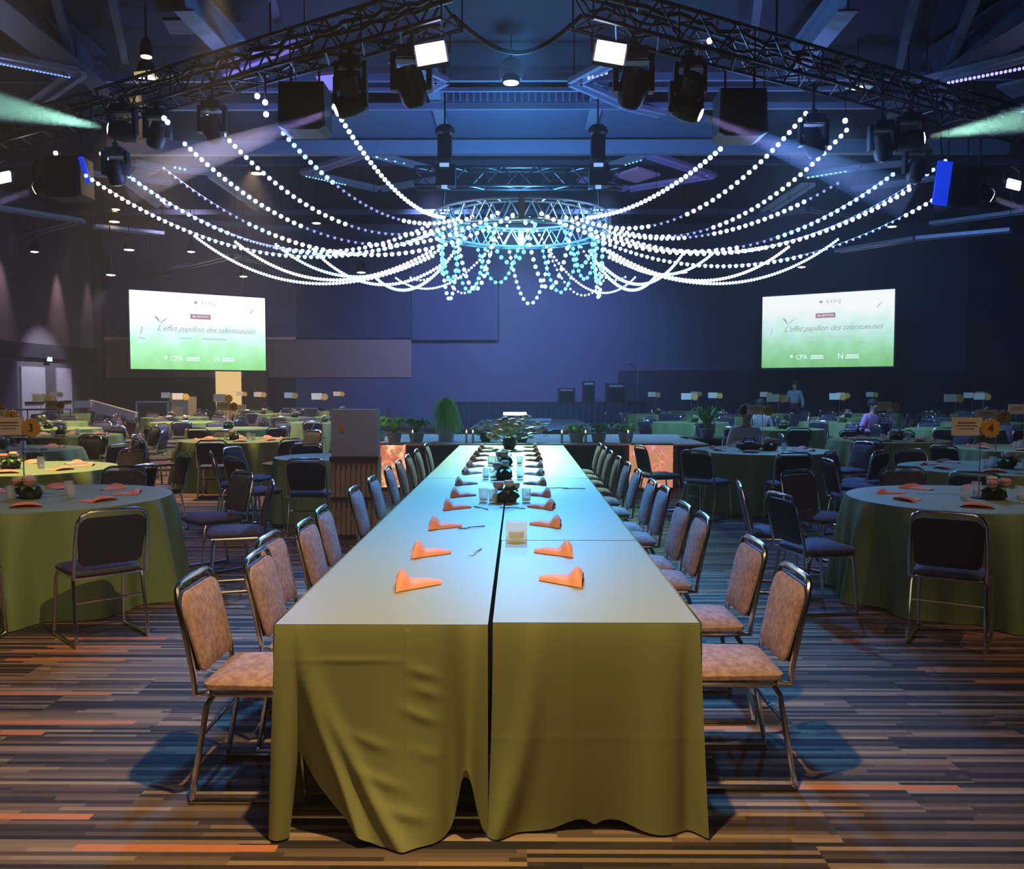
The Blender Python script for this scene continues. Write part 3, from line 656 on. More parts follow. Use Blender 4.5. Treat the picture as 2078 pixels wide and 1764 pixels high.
NL = 14; od = ['first', 'second', 'third', 'fourth', 'fifth', 'sixth', 'seventh', 'eighth', 'ninth', 'tenth', 'eleventh', 'twelfth', 'thirteenth', 'fourteenth', 'fifteenth', 'sixteenth']
for k in range(NL):
    a0 = 2 * PI * (k + .1) / NL - PI / 2; a1 = a0 + 2 * PI / NL * 1.25; r = HR - .1
    A = HC + Vector((r * math.cos(a0), r * math.sin(a0), -.05)); B = HC + Vector((r * math.cos(a1), r * math.sin(a1), -.05))
    string(A, B, 3.65 + .25 * ((k * 5) % 3), [(1, 'teal' if k % 3 else 'cyan')], 'teal bulb loop hanging under the ring, %s clockwise from the front' % od[k], sp=.15, group='teal bulb loops under the ring')
for k, (x0, x1, my) in enumerate(((1040, 800, 575), (1000, 905, 590), (925, 830, 560), (1075, 1290, 585), (1110, 1230, 595), (1180, 1270, 560))):
    A = P(x0, 440 if k % 3 == 0 else 500, 21.5 if k % 3 else 18.1); B = P(x1, 560, 22.5); string(A, B, zmid(A, B, my), [(1, 'ice')], 'white bulb swag crossing under the ring, %s of six' % od[k], sp=.12, size='s', group='white swags under the ring')

# ------------------------------------------------------------------ screens
def screen(px0, py0, Yl, px1, Yr, py1, label, dim):
    a = P(px0, py0, Yl); b = P(px1, py1, Yr); W = math.hypot(b.x - a.x, b.y - a.y); H = 2.76; ang = math.atan2(b.y - a.y, b.x - a.x)
    t = thing('projection_screen', label, 'screen', ((a.x + b.x) / 2, (a.y + b.y) / 2, a.z - H / 2), ang)
    MB().box((0, .06, 0), (W + .1, .08, H + .1)).build('frame', BLACKP, t, smooth=False)
    m = bpy.data.materials.new('screen_image'); m.use_nodes = True; nt = m.node_tree; N = nt.nodes; L = nt.links; b_ = N['Principled BSDF']
    tc = N.new('ShaderNodeTexCoord'); sp = N.new('ShaderNodeSeparateXYZ'); L.new(tc.outputs['Object'], sp.inputs[0])
    ns = N.new('ShaderNodeTexNoise'); ns.inputs['Scale'].default_value = 1.6; ns.inputs['Detail'].default_value = 6; L.new(tc.outputs['Object'], ns.inputs[0])
    ad = N.new('ShaderNodeMath'); ad.operation = 'MULTIPLY_ADD'; L.new(ns.outputs[0], ad.inputs[0]); ad.inputs[1].default_value = -1.1; L.new(sp.outputs[2], ad.inputs[2])
    mr = N.new('ShaderNodeMapRange'); mr.inputs[1].default_value = -1.95; mr.inputs[2].default_value = .85; L.new(ad.outputs[0], mr.inputs[0])
    cr = N.new('ShaderNodeValToRGB'); e = cr.color_ramp.elements; e[0].color = (.22, .55, .2, 1); e[1].color = (.88, 1, .98, 1) if dim < 1 else (.97, 1, 1, 1); e[1].position = .8
    q = e.new(.3); q.color = (.36, .75, .45, 1); q = e.new(.5); q.color = (.6, .92, .85, 1)
    L.new(mr.outputs[0], cr.inputs[0]); L.new(cr.outputs[0], b_.inputs['Emission Color']); b_.inputs['Emission Strength'].default_value = dim
    b_.inputs['Base Color'].default_value = (.02, .02, .02, 1)
    im = MB().box((0, 0, 0), (W, .04, H)).build('picture', m, t, smooth=False)
    ink = mat('slide_ink', (.1, .12, .12), .6, emit=(.36, .45, .47), es=.9); ink2 = mat('slide_ink_soft', (.1, .12, .12), .6, emit=(.62, .76, .77), es=.9); wh = mat('slide_white', (.9, .9, .9), .6, emit=(.75, 1, .9), es=1); red = mat('slide_red', (.3, .05, .08), .6, emit=(.45, .22, .32), es=.9)
    def tx(s, size, x, z, m, shear=0, spc=1.0):
        o = text_mesh('lettering', s, size, m, im, shear, spacing=spc); o.location = (x * W, -.025, z * H)
    tx("L'effet papillon des talentueuses", .30, .05, .03, ink, .45, .95); tx('AFPQ', .17, .06, .38, ink, 0, 1.5); MB().box((-.11 * W, -.026, -.09 * H), (.09 * W, .01, .018 * H)).build('caption_line', ink2, im, smooth=False); MB().box((.10 * W, -.026, -.09 * H), (.18 * W, .01, .02 * H)).build('caption_line', ink2, im, smooth=False)
    tx('CPA', .25, -.18, -.36, wh, 0, .9); tx('N', .28, .12, -.36, wh)
    g = MB().box((.0 * W, -.026, .2 * H), (.15 * W, .012, .065 * H)); g.build('edition_box', red, im, smooth=False); o = text_mesh('lettering', '20e ÉDITION', .11, wh, im); o.location = (0, -.036, .2 * H)
    for x0, z0, x1, z1, mm in ((-.33, .18, -.29, .09, ink), (-.29, .09, -.22, .19, ink2), (-.42, .05, -.44, -.1, ink2), (-.44, -.1, -.38, -.13, ink2), (.38, .27, .42, .35, ink2)):
        mb = MB(); d = Vector((x1 - x0, 0, z1 - z0)); n_ = Vector((-d.z * H, 0, d.x * W)).normalized() * .035
        a_, b2 = Vector((x0 * W, -.026, z0 * H)), Vector((x1 * W, -.026, z1 * H)); mb.v = [tuple(a_ - n_ * .6), tuple(b2), tuple(a_ + n_), tuple(a_.lerp(b2, .4) + n_ * 1.6)]; mb.f = [(0, 1, 3, 2)]
        mb2 = MB(); mb2.poly([(p[0], p[2]) for p in (mb.v[0], mb.v[1], mb.v[3], mb.v[2])], .006, c=(0, -.026, 0)); mb2.build('butterfly_mark', mm, im, smooth=False)
    MB().poly([(-.035 * W, .36 * H), (-.02 * W, .385 * H), (-.035 * W, .41 * H), (-.05 * W, .385 * H)], .01, c=(0, -.026, 0)).build('diamond_logo', ink, im, smooth=False)
    MB().poly([(-.27 * W, -.34 * H), (-.255 * W, -.32 * H), (-.245 * W, -.35 * H), (-.262 * W, -.37 * H)], .01, c=(0, -.026, 0)).build('leaf_logo', wh, im, smooth=False)
    for z_, w_ in ((-.345, .09), (-.375, .1)):
        MB().box((.205 * W, -.026, z_ * H), (w_ * W, .01, .018 * H)).build('caption_line', wh, im, smooth=False)
        MB().box((-.06 * W, -.026, z_ * H), (w_ * W, .01, .018 * H)).build('caption_line', wh, im, smooth=False)
    for sx in (-1, 1): MB().bar((sx * W * .35, .06, H / 2), (sx * W * .35, .06, CZ - t.location.z), .015, 5).build('hanging_cable', BLACKM, t)
    return t
screen(262, 588, 31.1, 537, 34.1, 603, 'large lit screen on the left showing a green and white slide', 1.45)
screen(1548, 603, 34.9, 1816, 32.1, 591, 'large lit screen on the right showing a green and white slide', 1.0)

# ------------------------------------------------------------------ chairs
def rrect(w0, w1, z0, z1, r, n=4):       # rounded trapezoid outline, x by z
    pts = []
    for cx, cz, a0 in ((w0 / 2 - r * .6, z0 + r * .6, -PI / 2), (w1 / 2 - r, z1 - r, 0), (-w1 / 2 + r, z1 - r, PI / 2), (-w0 / 2 + r * .6, z0 + r * .6, PI)):
        rr = r * .6 if cz < (z0 + z1) / 2 else r
        for k in range(n + 1):
            a = a0 + PI / 2 * k / n; pts.append((cx + rr * math.cos(a), cz + rr * math.sin(a)))
    return pts
def cushion(mb, outline, place, t0, t1, puff):
    """outline list of (u,v); place(u,v,h) -> point; soft slab between h=t0 and t1"""
    n = len(outline); b = len(mb.v); cu = sum(p[0] for p in outline) / n; cv = sum(p[1] for p in outline) / n
    rings = [(.93, t0), (1.0, t0 + (t1 - t0) * .3), (1.0, t0 + (t1 - t0) * .65), (.93, t1 - .004), (.6, t1 + puff * .7), (.25, t1 + puff)]
    for s, h in rings:
        for (u, v) in outline: mb.v.append(tuple(place(cu + (u - cu) * s, cv + (v - cv) * s, h)))
    for j in range(len(rings) - 1):
        for i in range(n): mb.f.append((b + j * n + i, b + j * n + (i + 1) % n, b + (j + 1) * n + (i + 1) % n, b + (j + 1) * n + i))
    mb.f.append(tuple(b + i for i in range(n))[::-1]); mb.f.append(tuple(b + (len(rings) - 1) * n + i for i in range(n)))
    return mb
TILT = .24
def back_y(z): return -.205 - (z - .46) * TILT
def make_chair(fab, rear):
    def f():
        t = thing('banquet_chair', 'banquet chair', 'chair')
        cushion(MB(), [(x, y) for x, y in rrect(.40, .43, -.20, .21, .07)], lambda u, v, h: (u, v, h), .425, .47, .022).build('seat', fab, t)
        o = rrect(.37, .40, .495, .80, .07, 5)
        cushion(MB(), o, lambda u, v, h: (u, back_y(v) + h, v), .0, .026, .012).build('backrest', fab, t)
        cushion(MB(), [(u * 1.01, v) for u, v in o], lambda u, v, h: (u, back_y(v) - h, v), .0, .018, .004).build('back_shell', rear, t)
        hw = .215; u = [(hw - .02, -.17, .425), (hw, -.215, .425), (hw, back_y(.5) - .005, .49), (hw - .003, back_y(.66), .66), (hw - .008, back_y(.77), .77), (hw - .03, back_y(.815), .815), (hw - .075, back_y(.834), .834), (0, back_y(.838), .838)]
        MB().tube(u + [(-x, y, z) for x, y, z in u[-2::-1]], .0115, 8).build('back_frame', CHROME, t)
        for s in (-1, 1):
            MB().tube([(s * .2, -.15, .418), (s * .207, -.175, .38), (s * .215, -.235, .03), (s * .215, -.235, .012)], .011, 8).build('leg', CHROME, t)
            MB().tube([(s * .2, .15, .418), (s * .207, .165, .38), (s * .215, .195, .03), (s * .215, .19, .012)], .011, 8).build('leg', CHROME, t)
            MB().tube([(s * .215, -.245, .012), (s * .215, .2, .012)], .0115, 8).build('runner', CHROME, t)
        MB().bar((-.208, -.19, .27), (.208, -.19, .27), .008, 8).build('stretcher', CHROME, t)
        MB().tube([(-.2, -.17, .418), (-.2, .17, .418), (.2, .17, .418), (.2, -.17, .418)], .01, 6, closed=True).build('seat_frame', CHROME, t)
        return t
    return f
def make_far():
    t = thing('banquet_chair', 'banquet chair', 'chair')
    cushion(MB(), rrect(.40, .43, -.20, .21, .06, 2), lambda u, v, h: (u, v, h), .42, .47, .02).build('seat', FABRIC_D, t)
    cushion(MB(), rrect(.36, .41, .49, .80, .08, 2), lambda u, v, h: (u, back_y(v) + h, v), -.02, .026, .01).build('backrest', FABRIC_D, t)
    mb = MB(); u = [(.215, -.2, .43), (.215, back_y(.6), .6), (.21, back_y(.79), .79), (.15, back_y(.835), .835)]
    mb.tube(u + [(-x, y, z) for x, y, z in u[::-1]], .014, 4)
    for s in (-1, 1): mb.tube([(s * .2, -.16, .42), (s * .215, -.235, .014), (s * .215, .19, .014), (s * .2, .16, .42)], .012, 4)
    mb.bar((-.2, -.19, .27), (.2, -.19, .27), .009, 4).build('frame', CHROME, t); return t
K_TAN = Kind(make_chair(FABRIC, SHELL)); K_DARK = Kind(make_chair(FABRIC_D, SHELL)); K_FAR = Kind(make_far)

# ------------------------------------------------------------------ the long table
TX0, TX1, TXM, TH = -.856, .640, -.100, .75
def top_box(x0, x1, y0, y1, z=TH): return MB().box(((x0 + x1) / 2, (y0 + y1) / 2, z - .02), (x1 - x0, y1 - y0, .03))
def sst(x, a, b):
    t = max(0, min(1, (x - a) / (b - a))); return t * t * (3 - 2 * t)
def gauss(x, c, s): return math.exp(-((x - c) / s) ** 2)
def front_cloth(x0, x1, side):
    """front drop: u across, v down. local hand-shaped folds"""
    Wd = x1 - x0; yf = 3.055 if side == 'L' else 3.085
    def f(u, v):
        z = TH * (1 - v) + .008; x = x0 + Wd * u; y = yf - .012 * (1 - math.exp(-v * 9)) + .02 * v
        d = 0
        if side == 'L':
            col = 1 - sst(u, .085, .115)                                             # rolled outer corner column
            d += .085 * v ** 1.1 * col * math.sin(PI * min(1, max(0, (u + .03) / .14))) + .02 * v
            d -= .07 * v * (1 - col) * gauss(u, .12, .05)
            c = .10 + .30 * v ** 1.5; d += .060 * v ** .7 * (1 - col) * gauss(u, c, .045)       # curving folds from the corner
            c = .15 + .46 * v ** 1.8; d += .045 * v * gauss(u, c, .05)
            d += .17 * v ** 2.4 * gauss(u, .60, .24)                                 # belly at the bottom
            d += .075 * v ** .9 * gauss(u, .93 - .03 * v, .04); d -= .09 * v * gauss(u, .83, .05)   # fold beside the gap
            d += .0035 * gauss(u, .62, .010) * (v > .02) + .004 * gauss(v, .165, .014) * gauss(u, .36, .22)
            for (uu, vv, r_, a_) in ((.69, .22, .07, .007), (.71, .31, .06, .007), (.70, .43, .06, .007), (.45, .55, .08, .008), (.64, .40, .05, .005), (.72, .60, .06, .005), (.50, .72, .10, .010), (.62, .86, .09, .012)):
                d += a_ * math.exp(-((u - uu) / r_) ** 2 - ((v - vv - .25 * (u - uu)) / .028) ** 2)
            z += (1 - col) * .30 * max(0, 1 - (u - .10) / .42) ** 1.8 * max(0, (v - .25) / .75) ** 1.6 + .26 * max(0, (v - .55) / .45) ** 2 * gauss(u, .90, .05)
            x += -.025 * v * gauss(u, 0, .15)
        else:
            d += .10 * v ** 1.4 * gauss(u, 1.02, .06) - .045 * v * gauss(u, .93, .035) + .05 * v * gauss(u, .80, .10)
            c = .20 - .16 * v ** 2; d += .06 * v ** .8 * gauss(u, c, .06) + .05 * v ** 2 * gauss(u, .04, .06)
            d += .022 * v * math.sin(u * 8 + .6) * (.3 + v); d += .0025 * gauss(u, .385, .010) + .0007 * gauss(v, .55, .02)
            z += .03 * v ** 8 * (gauss(u, .42, .1) + gauss(u, .6, .1) - .5 * gauss(u, .5, .03))
            x += .03 * v * gauss(u, 1, .1) - .02 * v ** 2 * gauss(u, 0, .1)
        return (x, y - d * .56, max(.006, z))
    return f
def side_cloth(x, y0, y1, sgn):
    ph = random.uniform(0, 6)
    def f(u, v):
        yy = y0 + (y1 - y0) * u; a = .012 * v * math.sin(yy * 7 + ph) + .008 * v * math.sin(yy * 17 + ph * 2)
        k = max(0, min(1, (yy - 3.2) / .15)); k = sst(yy, 3.15, 3.7); tuck = .2 * k * min(1, v / .35)
        return (x + sgn * (.004 + a * 1.0 - tuck), yy, TH * (1 - v) + .008)
    return f
def table_section(x0, x1, y0, y1, front, label, group='cloth-covered tables of the long row'):
    t = thing('banquet_table', label, 'table', ((x0 + x1) / 2, (y0 + y1) / 2, 0), 0, group); o = Vector(t.location)
    def off(mb): mb.v = [tuple(Vector(v) - o) for v in mb.v]; return mb
    g = .004; c = MB()
    c.quadgrid(lambda u, v: (x0 + g + (x1 - x0 - 2 * g) * u, y0 + g + (y1 - y0 - 2 * g) * v, TH + .008), 8, 24)
    if front:
        c.quadgrid(front_cloth(x0 + g, x1 - g, front), 150, 110)
    else: c.quadgrid(lambda u, v: (x0 + g + (x1 - x0 - 2 * g) * u, y0 + g, TH + .008 - .1 * v), 4, 2)
    outer, sg = (x0, -1) if x0 < TXM - .1 else (x1, 1)
    c.quadgrid(side_cloth(outer, y0, y1, sg), int((y1 - y0) * 40), 8)
    c.quadgrid(lambda u, v: ((x1 - g) if sg < 0 else (x0 + g), y0 + (y1 - y0) * u, TH + .008 - .3 * v), 4, 2)
    ob = off(c).build('tablecloth', CLOTH, t)
    off(top_box(x0 + .02, x1 - .02, y0 + .02, y1 - .02)).build('tabletop', mat('table_laminate', (.3, .25, .2), .5), t, smooth=False)
    for ys in (y0 + .3, y1 - .3): off(MB().box(((x0 + x1) / 2, ys, .37), ((x1 - x0) * .7, .04, .70))).build('leg', BLACKM, t, smooth=False)
    return t
table_section(TX0, TXM - .004, 3.055, 8.1, 'L', 'near left table of the long row, olive satin cloth swagged at the front')
table_section(TX0, TXM, 8.108, 11.1, None, 'middle left table of the long row')
table_section(TX0, TXM, 11.108, 12.8, None, 'farthest left table of the long row')
table_section(TXM + .004, TX1, 3.085, 4.78, 'R', 'near right table of the long row, olive satin cloth hanging straight')
table_section(TXM, TX1, 4.788, 8.1, None, 'second right table of the long row')
table_section(TXM, TX1, 8.108, 9.67, None, 'third right table of the long row')
table_section(TXM, TX1, 9.678, 12.8, None, 'farthest right table of the long row')

# chairs along it
lc = [(3.51, -1.10, 0, 'nearest'), (3.99, -.99, .03, 'second'), (4.46, -1.07, -.02, 'third'), (4.93, -1.0, 0, 'fourth'), (5.5, -1.03, .03, 'fifth'), (6.62, -1.04, 0, 'sixth'), (7.4, -1.03, 0, 'seventh'), (8.35, -1.04, 0, 'eighth'), (9.1, -1.04, 0, 'ninth'), (9.85, -1.04, 0, 'tenth'), (10.7, -1.04, 0, 'eleventh'), (11.8, -1.04, 0, 'twelfth')]
for (y, x, r, wd) in lc: K_TAN.put((x + .09, y, 0), -PI / 2 + r, 'tan chrome-framed chair left of the long table, %s from the camera' % wd, 'chairs along the long table')
rc = [(3.64, .92, 0, 'nearest'), (4.34, .94, .02, 'second'), (5.22, .87, -.02, 'third'), (5.70, .85, .03, 'fourth'), (6.66, .88, 0, 'fifth'), (7.15, .86, 0, 'sixth'), (8.1, .87, 0, 'seventh'), (8.85, .87, 0, 'eighth'), (9.65, .87, 0, 'ninth'), (10.5, .87, 0, 'tenth'), (11.2, .87, 0, 'eleventh'), (11.9, .87, 0, 'twelfth')]
for (y, x, r, wd) in rc: K_TAN.put((x - .07, y, 0), PI / 2 + r, 'tan chrome-framed chair right of the long table, %s from the camera' % wd, 'chairs along the long table')

# napkins
def make_napkin():
    mb = MB()
    def prof(u):  # height of the fold along its length, peaked near one end
        return .010 + .058 * math.exp(-((u - .13) / .15) ** 2) + .014 * math.exp(-((u - .55) / .3) ** 2)
    def f(u, v):
        wdt = .21 * (1 - .72 * u); x = -.095 + .19 * u; s = math.sin(PI * v)
        y = (v - .5) * wdt + .05 * u - .02
        return (x, y, prof(u) * (max(0, s) ** .4) + .002)
    mb.quadgrid(f, 22, 12); mb.quadgrid(lambda u, v: (-.095 + .19 * u, (v - .5) * .21 * (1 - .72 * u) + .05 * u - .02, .001), 6, 2)
    return tag(mb.build('napkin', NAPKIN), 'napkin', 'napkin')
K_NAP = Kind(make_napkin)
def make_napkin_r():
    mb = MB()
    def prof(u): return .010 + .055 * math.exp(-((u - .87) / .15) ** 2) + .014 * math.exp(-((u - .4) / .3) ** 2)
    def f(u, v):
        wdt = .21 * (1 - .72 * (1 - u)); x = -.095 + .19 * u; s = math.sin(PI * v)
        return (x, (v - .5) * wdt + .05 * (1 - u) - .02, prof(u) * (max(0, s) ** .4) + .002)
    mb.quadgrid(f, 22, 12); mb.quadgrid(lambda u, v: (-.095 + .19 * u, (v - .5) * .21 * (1 - .72 * (1 - u)) + .05 * (1 - u) - .02, .001), 6, 2)
    return tag(mb.build('napkin', NAPKIN), 'napkin', 'napkin')
K_NAPR = Kind(make_napkin_r)
TT = TH + .009
for sd, K, l in (('left', K_NAP, [(850, 1192), (877, 1128), (905, 1073), (929, 1034), (941, 1009), (947, 985), (959, 963), (966, 949), (972, 937), (978, 927), (984, 919), (988, 912)]),
              ('right', K_NAPR, [(1138, 1184), (1122, 1126), (1106, 1069), (1097, 1033), (1092, 1008), (1085, 985), (1083, 965), (1083, 950), (1082, 937), (1080, 927), (1077, 918), (1076, 910)])):
    for k, (x, y) in enumerate(l):
        p = PZ(x, y, TH); K.put((p.x, p.y, TT), random.uniform(-.15, .15) + (.15 if sd == 'left' else -.1), 'salmon folded napkin in the %s row on the long table, %s from the camera' % (sd, od[k]), 'napkins on the long table')
# cutlery, square glass, papers
def make_fork():
    t = thing('fork', 'fork', 'cutlery'); mb = MB().tube([(0, -.09, .004), (0, 0, .007), (0, .04, .004)], [.004, .003, .004], 6); mb.build('handle', CHROME, t)
    mb = MB()
    for k in range(4): mb.bar((-.009 + k * .006, .04, .004), (-.009 + k * .006, .095, .006), .0015, 4)
    mb.box((0, .045, .004), (.022, .014, .003)).build('tines', CHROME, t); return t
K_FORK = Kind(make_fork)
for (x, y, rz, lb) in ((967, 1125, 2.9, 'fork lying alone left of the table seam'), (958, 1075, 2.2, 'fork lying between the third napkins'), (976, 1035, .6, 'fork beside the nearest tumblers'), (1040, 1035, 1.3, 'fork in front of the nearest centrepiece'), (1132, 994, 1.5, 'left fork of the pair on the right half'), (1165, 995, 1.5, 'right fork of the pair on the right half')):
    p = PZ(x, y, TH); K_FORK.put((p.x, p.y, TT), rz, lb, 'loose cutlery on the long table')
p = PZ(1048, 1101, TH); t = thing('square_glass', 'square clear glass holder with an amber candle on the long table', 'candle holder', (p.x, p.y, TT))
MB().poly([(-.055, 0), (.055, 0), (.055, .105), (-.055, .105)], .004, c=(0, -.05, 0)).poly([(-.055, 0), (.055, 0), (.055, .105), (-.055, .105)], .004, c=(0, .05, 0)).box((-.055, 0, .0525), (.004, .1, .105)).box((.055, 0, .0525), (.004, .1, .105)).box((0, 0, .008), (.11, .1, .016)).build('glass', GLASS, t, smooth=False)
MB().lathe([(.04, .017), (.042, .05), (.036, .055)], seg=18).build('candle', mat('amber_wax', (.8, .5, .22), .5), t)
def make_tumbler():
    t = thing('tumbler', 'tumbler', 'glass'); MB().lathe([(.03, 0), (.036, .1), (.034, .1), (.028, .012), (.002, .01)], seg=16).build('glass', GLASS, t)
    MB().lathe([(.024, .012), (.025, .03), (.018, .034)], seg=12).build('candle', mat('tealight', (.7, .66, .6), .5), t); return t
K_TUM = Kind(make_tumbler)
def make_centre():
    t = thing('centrepiece', 'centrepiece', 'centrepiece')
    mb = MB().ball((0, 0, .035), (.085, .06, .05), 14, 8, .12).ball((.03, .02, .065), (.05, .045, .045), 10, 6, .15); mb.build('moss_mound', MOSS, t)
    for (x, y, z, r, m) in ((-.045, .03, .10, .034, ROSE), (.02, .0, .115, .03, CREAM), (.06, .04, .095, .03, ROSE)):
        b = MB().ball((x, y, z), (r, r, r * .8), 10, 6, .08); b.lathe([(r * .3, 0), (r * 1.1, r * .5), (r * .9, r * .9)], c=(x, y, z - r * .2), seg=9); b.build('rose', m, t)
    mb = MB()
    for k in range(9):
        a = k * .7; d = Vector((math.cos(a), math.sin(a), .25)) * .1; s = Vector((-math.sin(a), math.cos(a), 0)) * .018
        b = len(mb.v); mb.v += [tuple(d * .35 + Vector((0, 0, .05))), tuple(d * .7 + s + Vector((0, 0, .06))), tuple(d * 1.1 + Vector((0, 0, .03))), tuple(d * .7 - s + Vector((0, 0, .06)))]; mb.f.append((b, b + 1, b + 2, b + 3))
    mb.build('leaves', LEAF, t); return t
K_CEN = Kind(make_centre)
for k, (x, y, sc) in enumerate(((1026, 1021, 1.15), (1022, 974, 1.2), (1026, 946, 1.2))):
    p = PZ(x, y, TH); wd = ('nearest', 'middle', 'farthest')[k]; K_CEN.put((p.x, p.y, TT), k, wd + ' dark mossy rose centrepiece on the long table', 'centrepieces on the long table', sc)
    for dx, dy, w2 in ((-.16, -.01, 'outer left'), (-.09, -.06, 'inner left'), (.15, -.02, 'right'), (.03, .17, 'rear')):
        K_TUM.put((p.x + dx, p.y + dy, TT), 0, 'glass tumbler %s of the %s centrepiece on the long table' % (w2, wd), 'tumblers on the long table')
# flower arrangements at the far end
def flowers(loc, label, n, spread, h, mats, seed):
    random.seed(seed); t = thing('flower_arrangement', label, 'flowers', loc)
    MB().lathe([(.07, 0), (.10, .06), (.09, .14), (.06, .16)], seg=16).build('vase', mat('dark_vase', (.04, .04, .06), .3), t)
    stem = MB()
    for k in range(n):
        a = k * 2.4; r = spread * math.sqrt((k + .5) / n); z = .15 + h * (1 - (r / spread) ** 1.5) * random.uniform(.55, 1)
        c = Vector((r * math.cos(a), r * math.sin(a) * .7, z)); s = random.uniform(.035, .06); stem.bar((0, 0, .1), c, .004, 4)
        b = MB().ball(c, (s, s, s * .75), 9, 6, .1)
        for q in range(6): b.ball(c + Vector((math.cos(q * PI / 3), math.sin(q * PI / 3), -.15)) * s * .8, (s * .5, s * .5, s * .3), 6, 4)
        b.build('blossom', mats[k % len(mats)], t)
    stem.build('stems', LEAF, t)
    lf = MB()
    for k in range(24):
        a = random.uniform(0, 6.28); r = spread * random.uniform(.6, 1.15); c = Vector((r * math.cos(a), r * math.sin(a) * .7, random.uniform(.1, h))); s = Vector((-math.sin(a), math.cos(a), .3)) * .03; d = Vector((math.cos(a), math.sin(a), .2)) * .07
        b = len(lf.v); lf.v += [tuple(c - d), tuple(c + s), tuple(c + d), tuple(c - s)]; lf.f.append((b, b + 1, b + 2, b + 3))
    lf.build('leaves', LEAF, t); return t
flowers((-.13, 12.1, TT), 'big white and pale blue flower arrangement at the far end of the long table', 22, .3, .38, [CREAM, BLUEPET, CREAM, BLUEPET, ROSE], 3)

# ------------------------------------------------------------------ counter across the far end
CY0, CY1, CH = 14.0, 17.0, .70
cx0, cx1 = -2.45, 3.0
t = thing('buffet_counter', 'wide white-topped counter with black skirt across the end of the long table', 'counter', ((cx0 + cx1) / 2, CY0, 0)); W2 = (cx1 - cx0) / 2
MB().box((0, (CY1 - CY0) / 2, CH - .015), (W2 * 2, CY1 - CY0, .03)).build('counter_top', WHITECLOTH, t, smooth=False)
MB().quadgrid(lambda u, v: (-W2 + 2 * W2 * u, -.01 - .012 * math.sin(u * 160) * (.4 + v), (CH - .03) * (1 - v) + .004), 300, 3).build('skirt', BLACKP, t)
MB().box((-W2, 1.5, CH / 2), (.02, 3, CH - .04)).box((W2, 1.5, CH / 2), (.02, 3, CH - .04)).build('side_skirt', BLACKP, t, smooth=False)
flowers((.05, 14.5, CH), 'cream flower arrangement in the middle of the counter', 20, .42, .35, [CREAM, ROSE, CREAM], 5)
flowers((-.55, 14.7, CH), 'small cream flower pile left of the middle on the counter', 12, .25, .2, [CREAM, WHITE], 6)
flowers((.95, 14.7, CH), 'small cream flower pile right of the middle on the counter', 12, .25, .16, [CREAM, ROSE], 8)
def plant(loc, label, n, ln, ht, m, droop=.5, seed=1, wd=.03, pot=True):
    random.seed(seed); t = thing('potted_plant', label, 'plant', loc)
    if pot: MB().lathe([(.10, 0), (.13, .16), (.11, .16)], seg=14).build('pot', mat('glass_pot', (.3, .36, .4), .3), t)
    mb = MB()
    for k in range(n):
        a = random.uniform(0, 6.28); L_ = ln * random.uniform(.6, 1); hh = ht * random.uniform(.6, 1); d = Vector((math.cos(a), math.sin(a), 0)); s = Vector((-d.y, d.x, 0)) * wd; b = len(mb.v)
        for j in range(5):
            u = j / 4; p = d * L_ * u + Vector((0, 0, .12 + hh * math.sin(u * PI * droop))); w_ = math.sin(PI * (.15 + .8 * u)); mb.v += [tuple(p - s * w_), tuple(p + s * w_)]
        for j in range(4): mb.f.append((b + 2 * j, b + 2 * j + 1, b + 2 * j + 3, b + 2 * j + 2))
    mb.build('foliage', m, t); return t
plant(P(715, 890, 14.6) * 1.0, 'spiky pale green plant beside the slatted stand', 16, .35, .35, LEAFB, .6, 1) .location.z = CH
for k, (x, lab, mm) in enumerate(((762, 'spiky leaf plant second from the slatted stand', LEAFB), (800, 'spiky leaf plant third from the slatted stand', LEAFB), (845, 'bushy plant left of the tall trailing fern', LEAF), (1170, 'leafy green plant just right of the counter middle', LEAFB), (1215, 'broad leaved plant second right of the middle', LEAF), (1270, 'yellow-green plant near the right glowing box', LEAFB))):
    p = P(x, 880, 14.5); plant((p.x, 14.5 if x != 762 else 14.8, CH), lab, 22, .28, .2 if x > 900 else .3, mm, .8, 20 + k, .04)
plant((P(1430, 900, 16).x, 15.8, CH), 'feathery green fern at the right end beyond the counter', 60, .35, .45, LEAF, .7, 31, .02)
tag(MB().box((P(1430, 900, 16).x, 15.8, CH / 2), (.9, .7, CH)).build('side_plinth', BLACKP, smooth=False), 'low black plinth carrying the feathery fern right of the counter', 'plinth')
# tall trailing fern
random.seed(12); p = P(905, 860, 14.8); t = thing('trailing_fern', 'tall bright green trailing plant hanging like hair left of centre', 'plant', (p.x, 14.8, CH))
MB().lathe([(.13, 0), (.13, .28), (.11, .28)], seg=16).build('vase', mat('frosted_vase', (.45, .5, .55), .3), t); MB().bar((0, 0, .2), (0, 0, .64), .02).build('stem', LEAF, t)
mb = MB()
for k in range(260):
    a = random.uniform(0, 6.28); r = random.uniform(.05, .2); zt = .66 + random.uniform(-.06, .04); L_ = random.uniform(.25, .56); d = Vector((math.cos(a), math.sin(a), 0)); s = Vector((-d.y, d.x, 0)) * .006
    pts = [Vector((0, 0, zt)), d * r * .6 + Vector((0, 0, zt + .03)), d * r + Vector((0, 0, zt - .06)), d * r * random.uniform(1.0, 1.6) + Vector((.03, 0, zt - L_))]; b = len(mb.v)
    for q in pts: mb.v += [tuple(q - s), tuple(q + s)]
    for j in range(3): mb.f.append((b + 2 * j, b + 2 * j + 1, b + 2 * j + 3, b + 2 * j + 2))
mb.build('foliage', LEAFB, t)
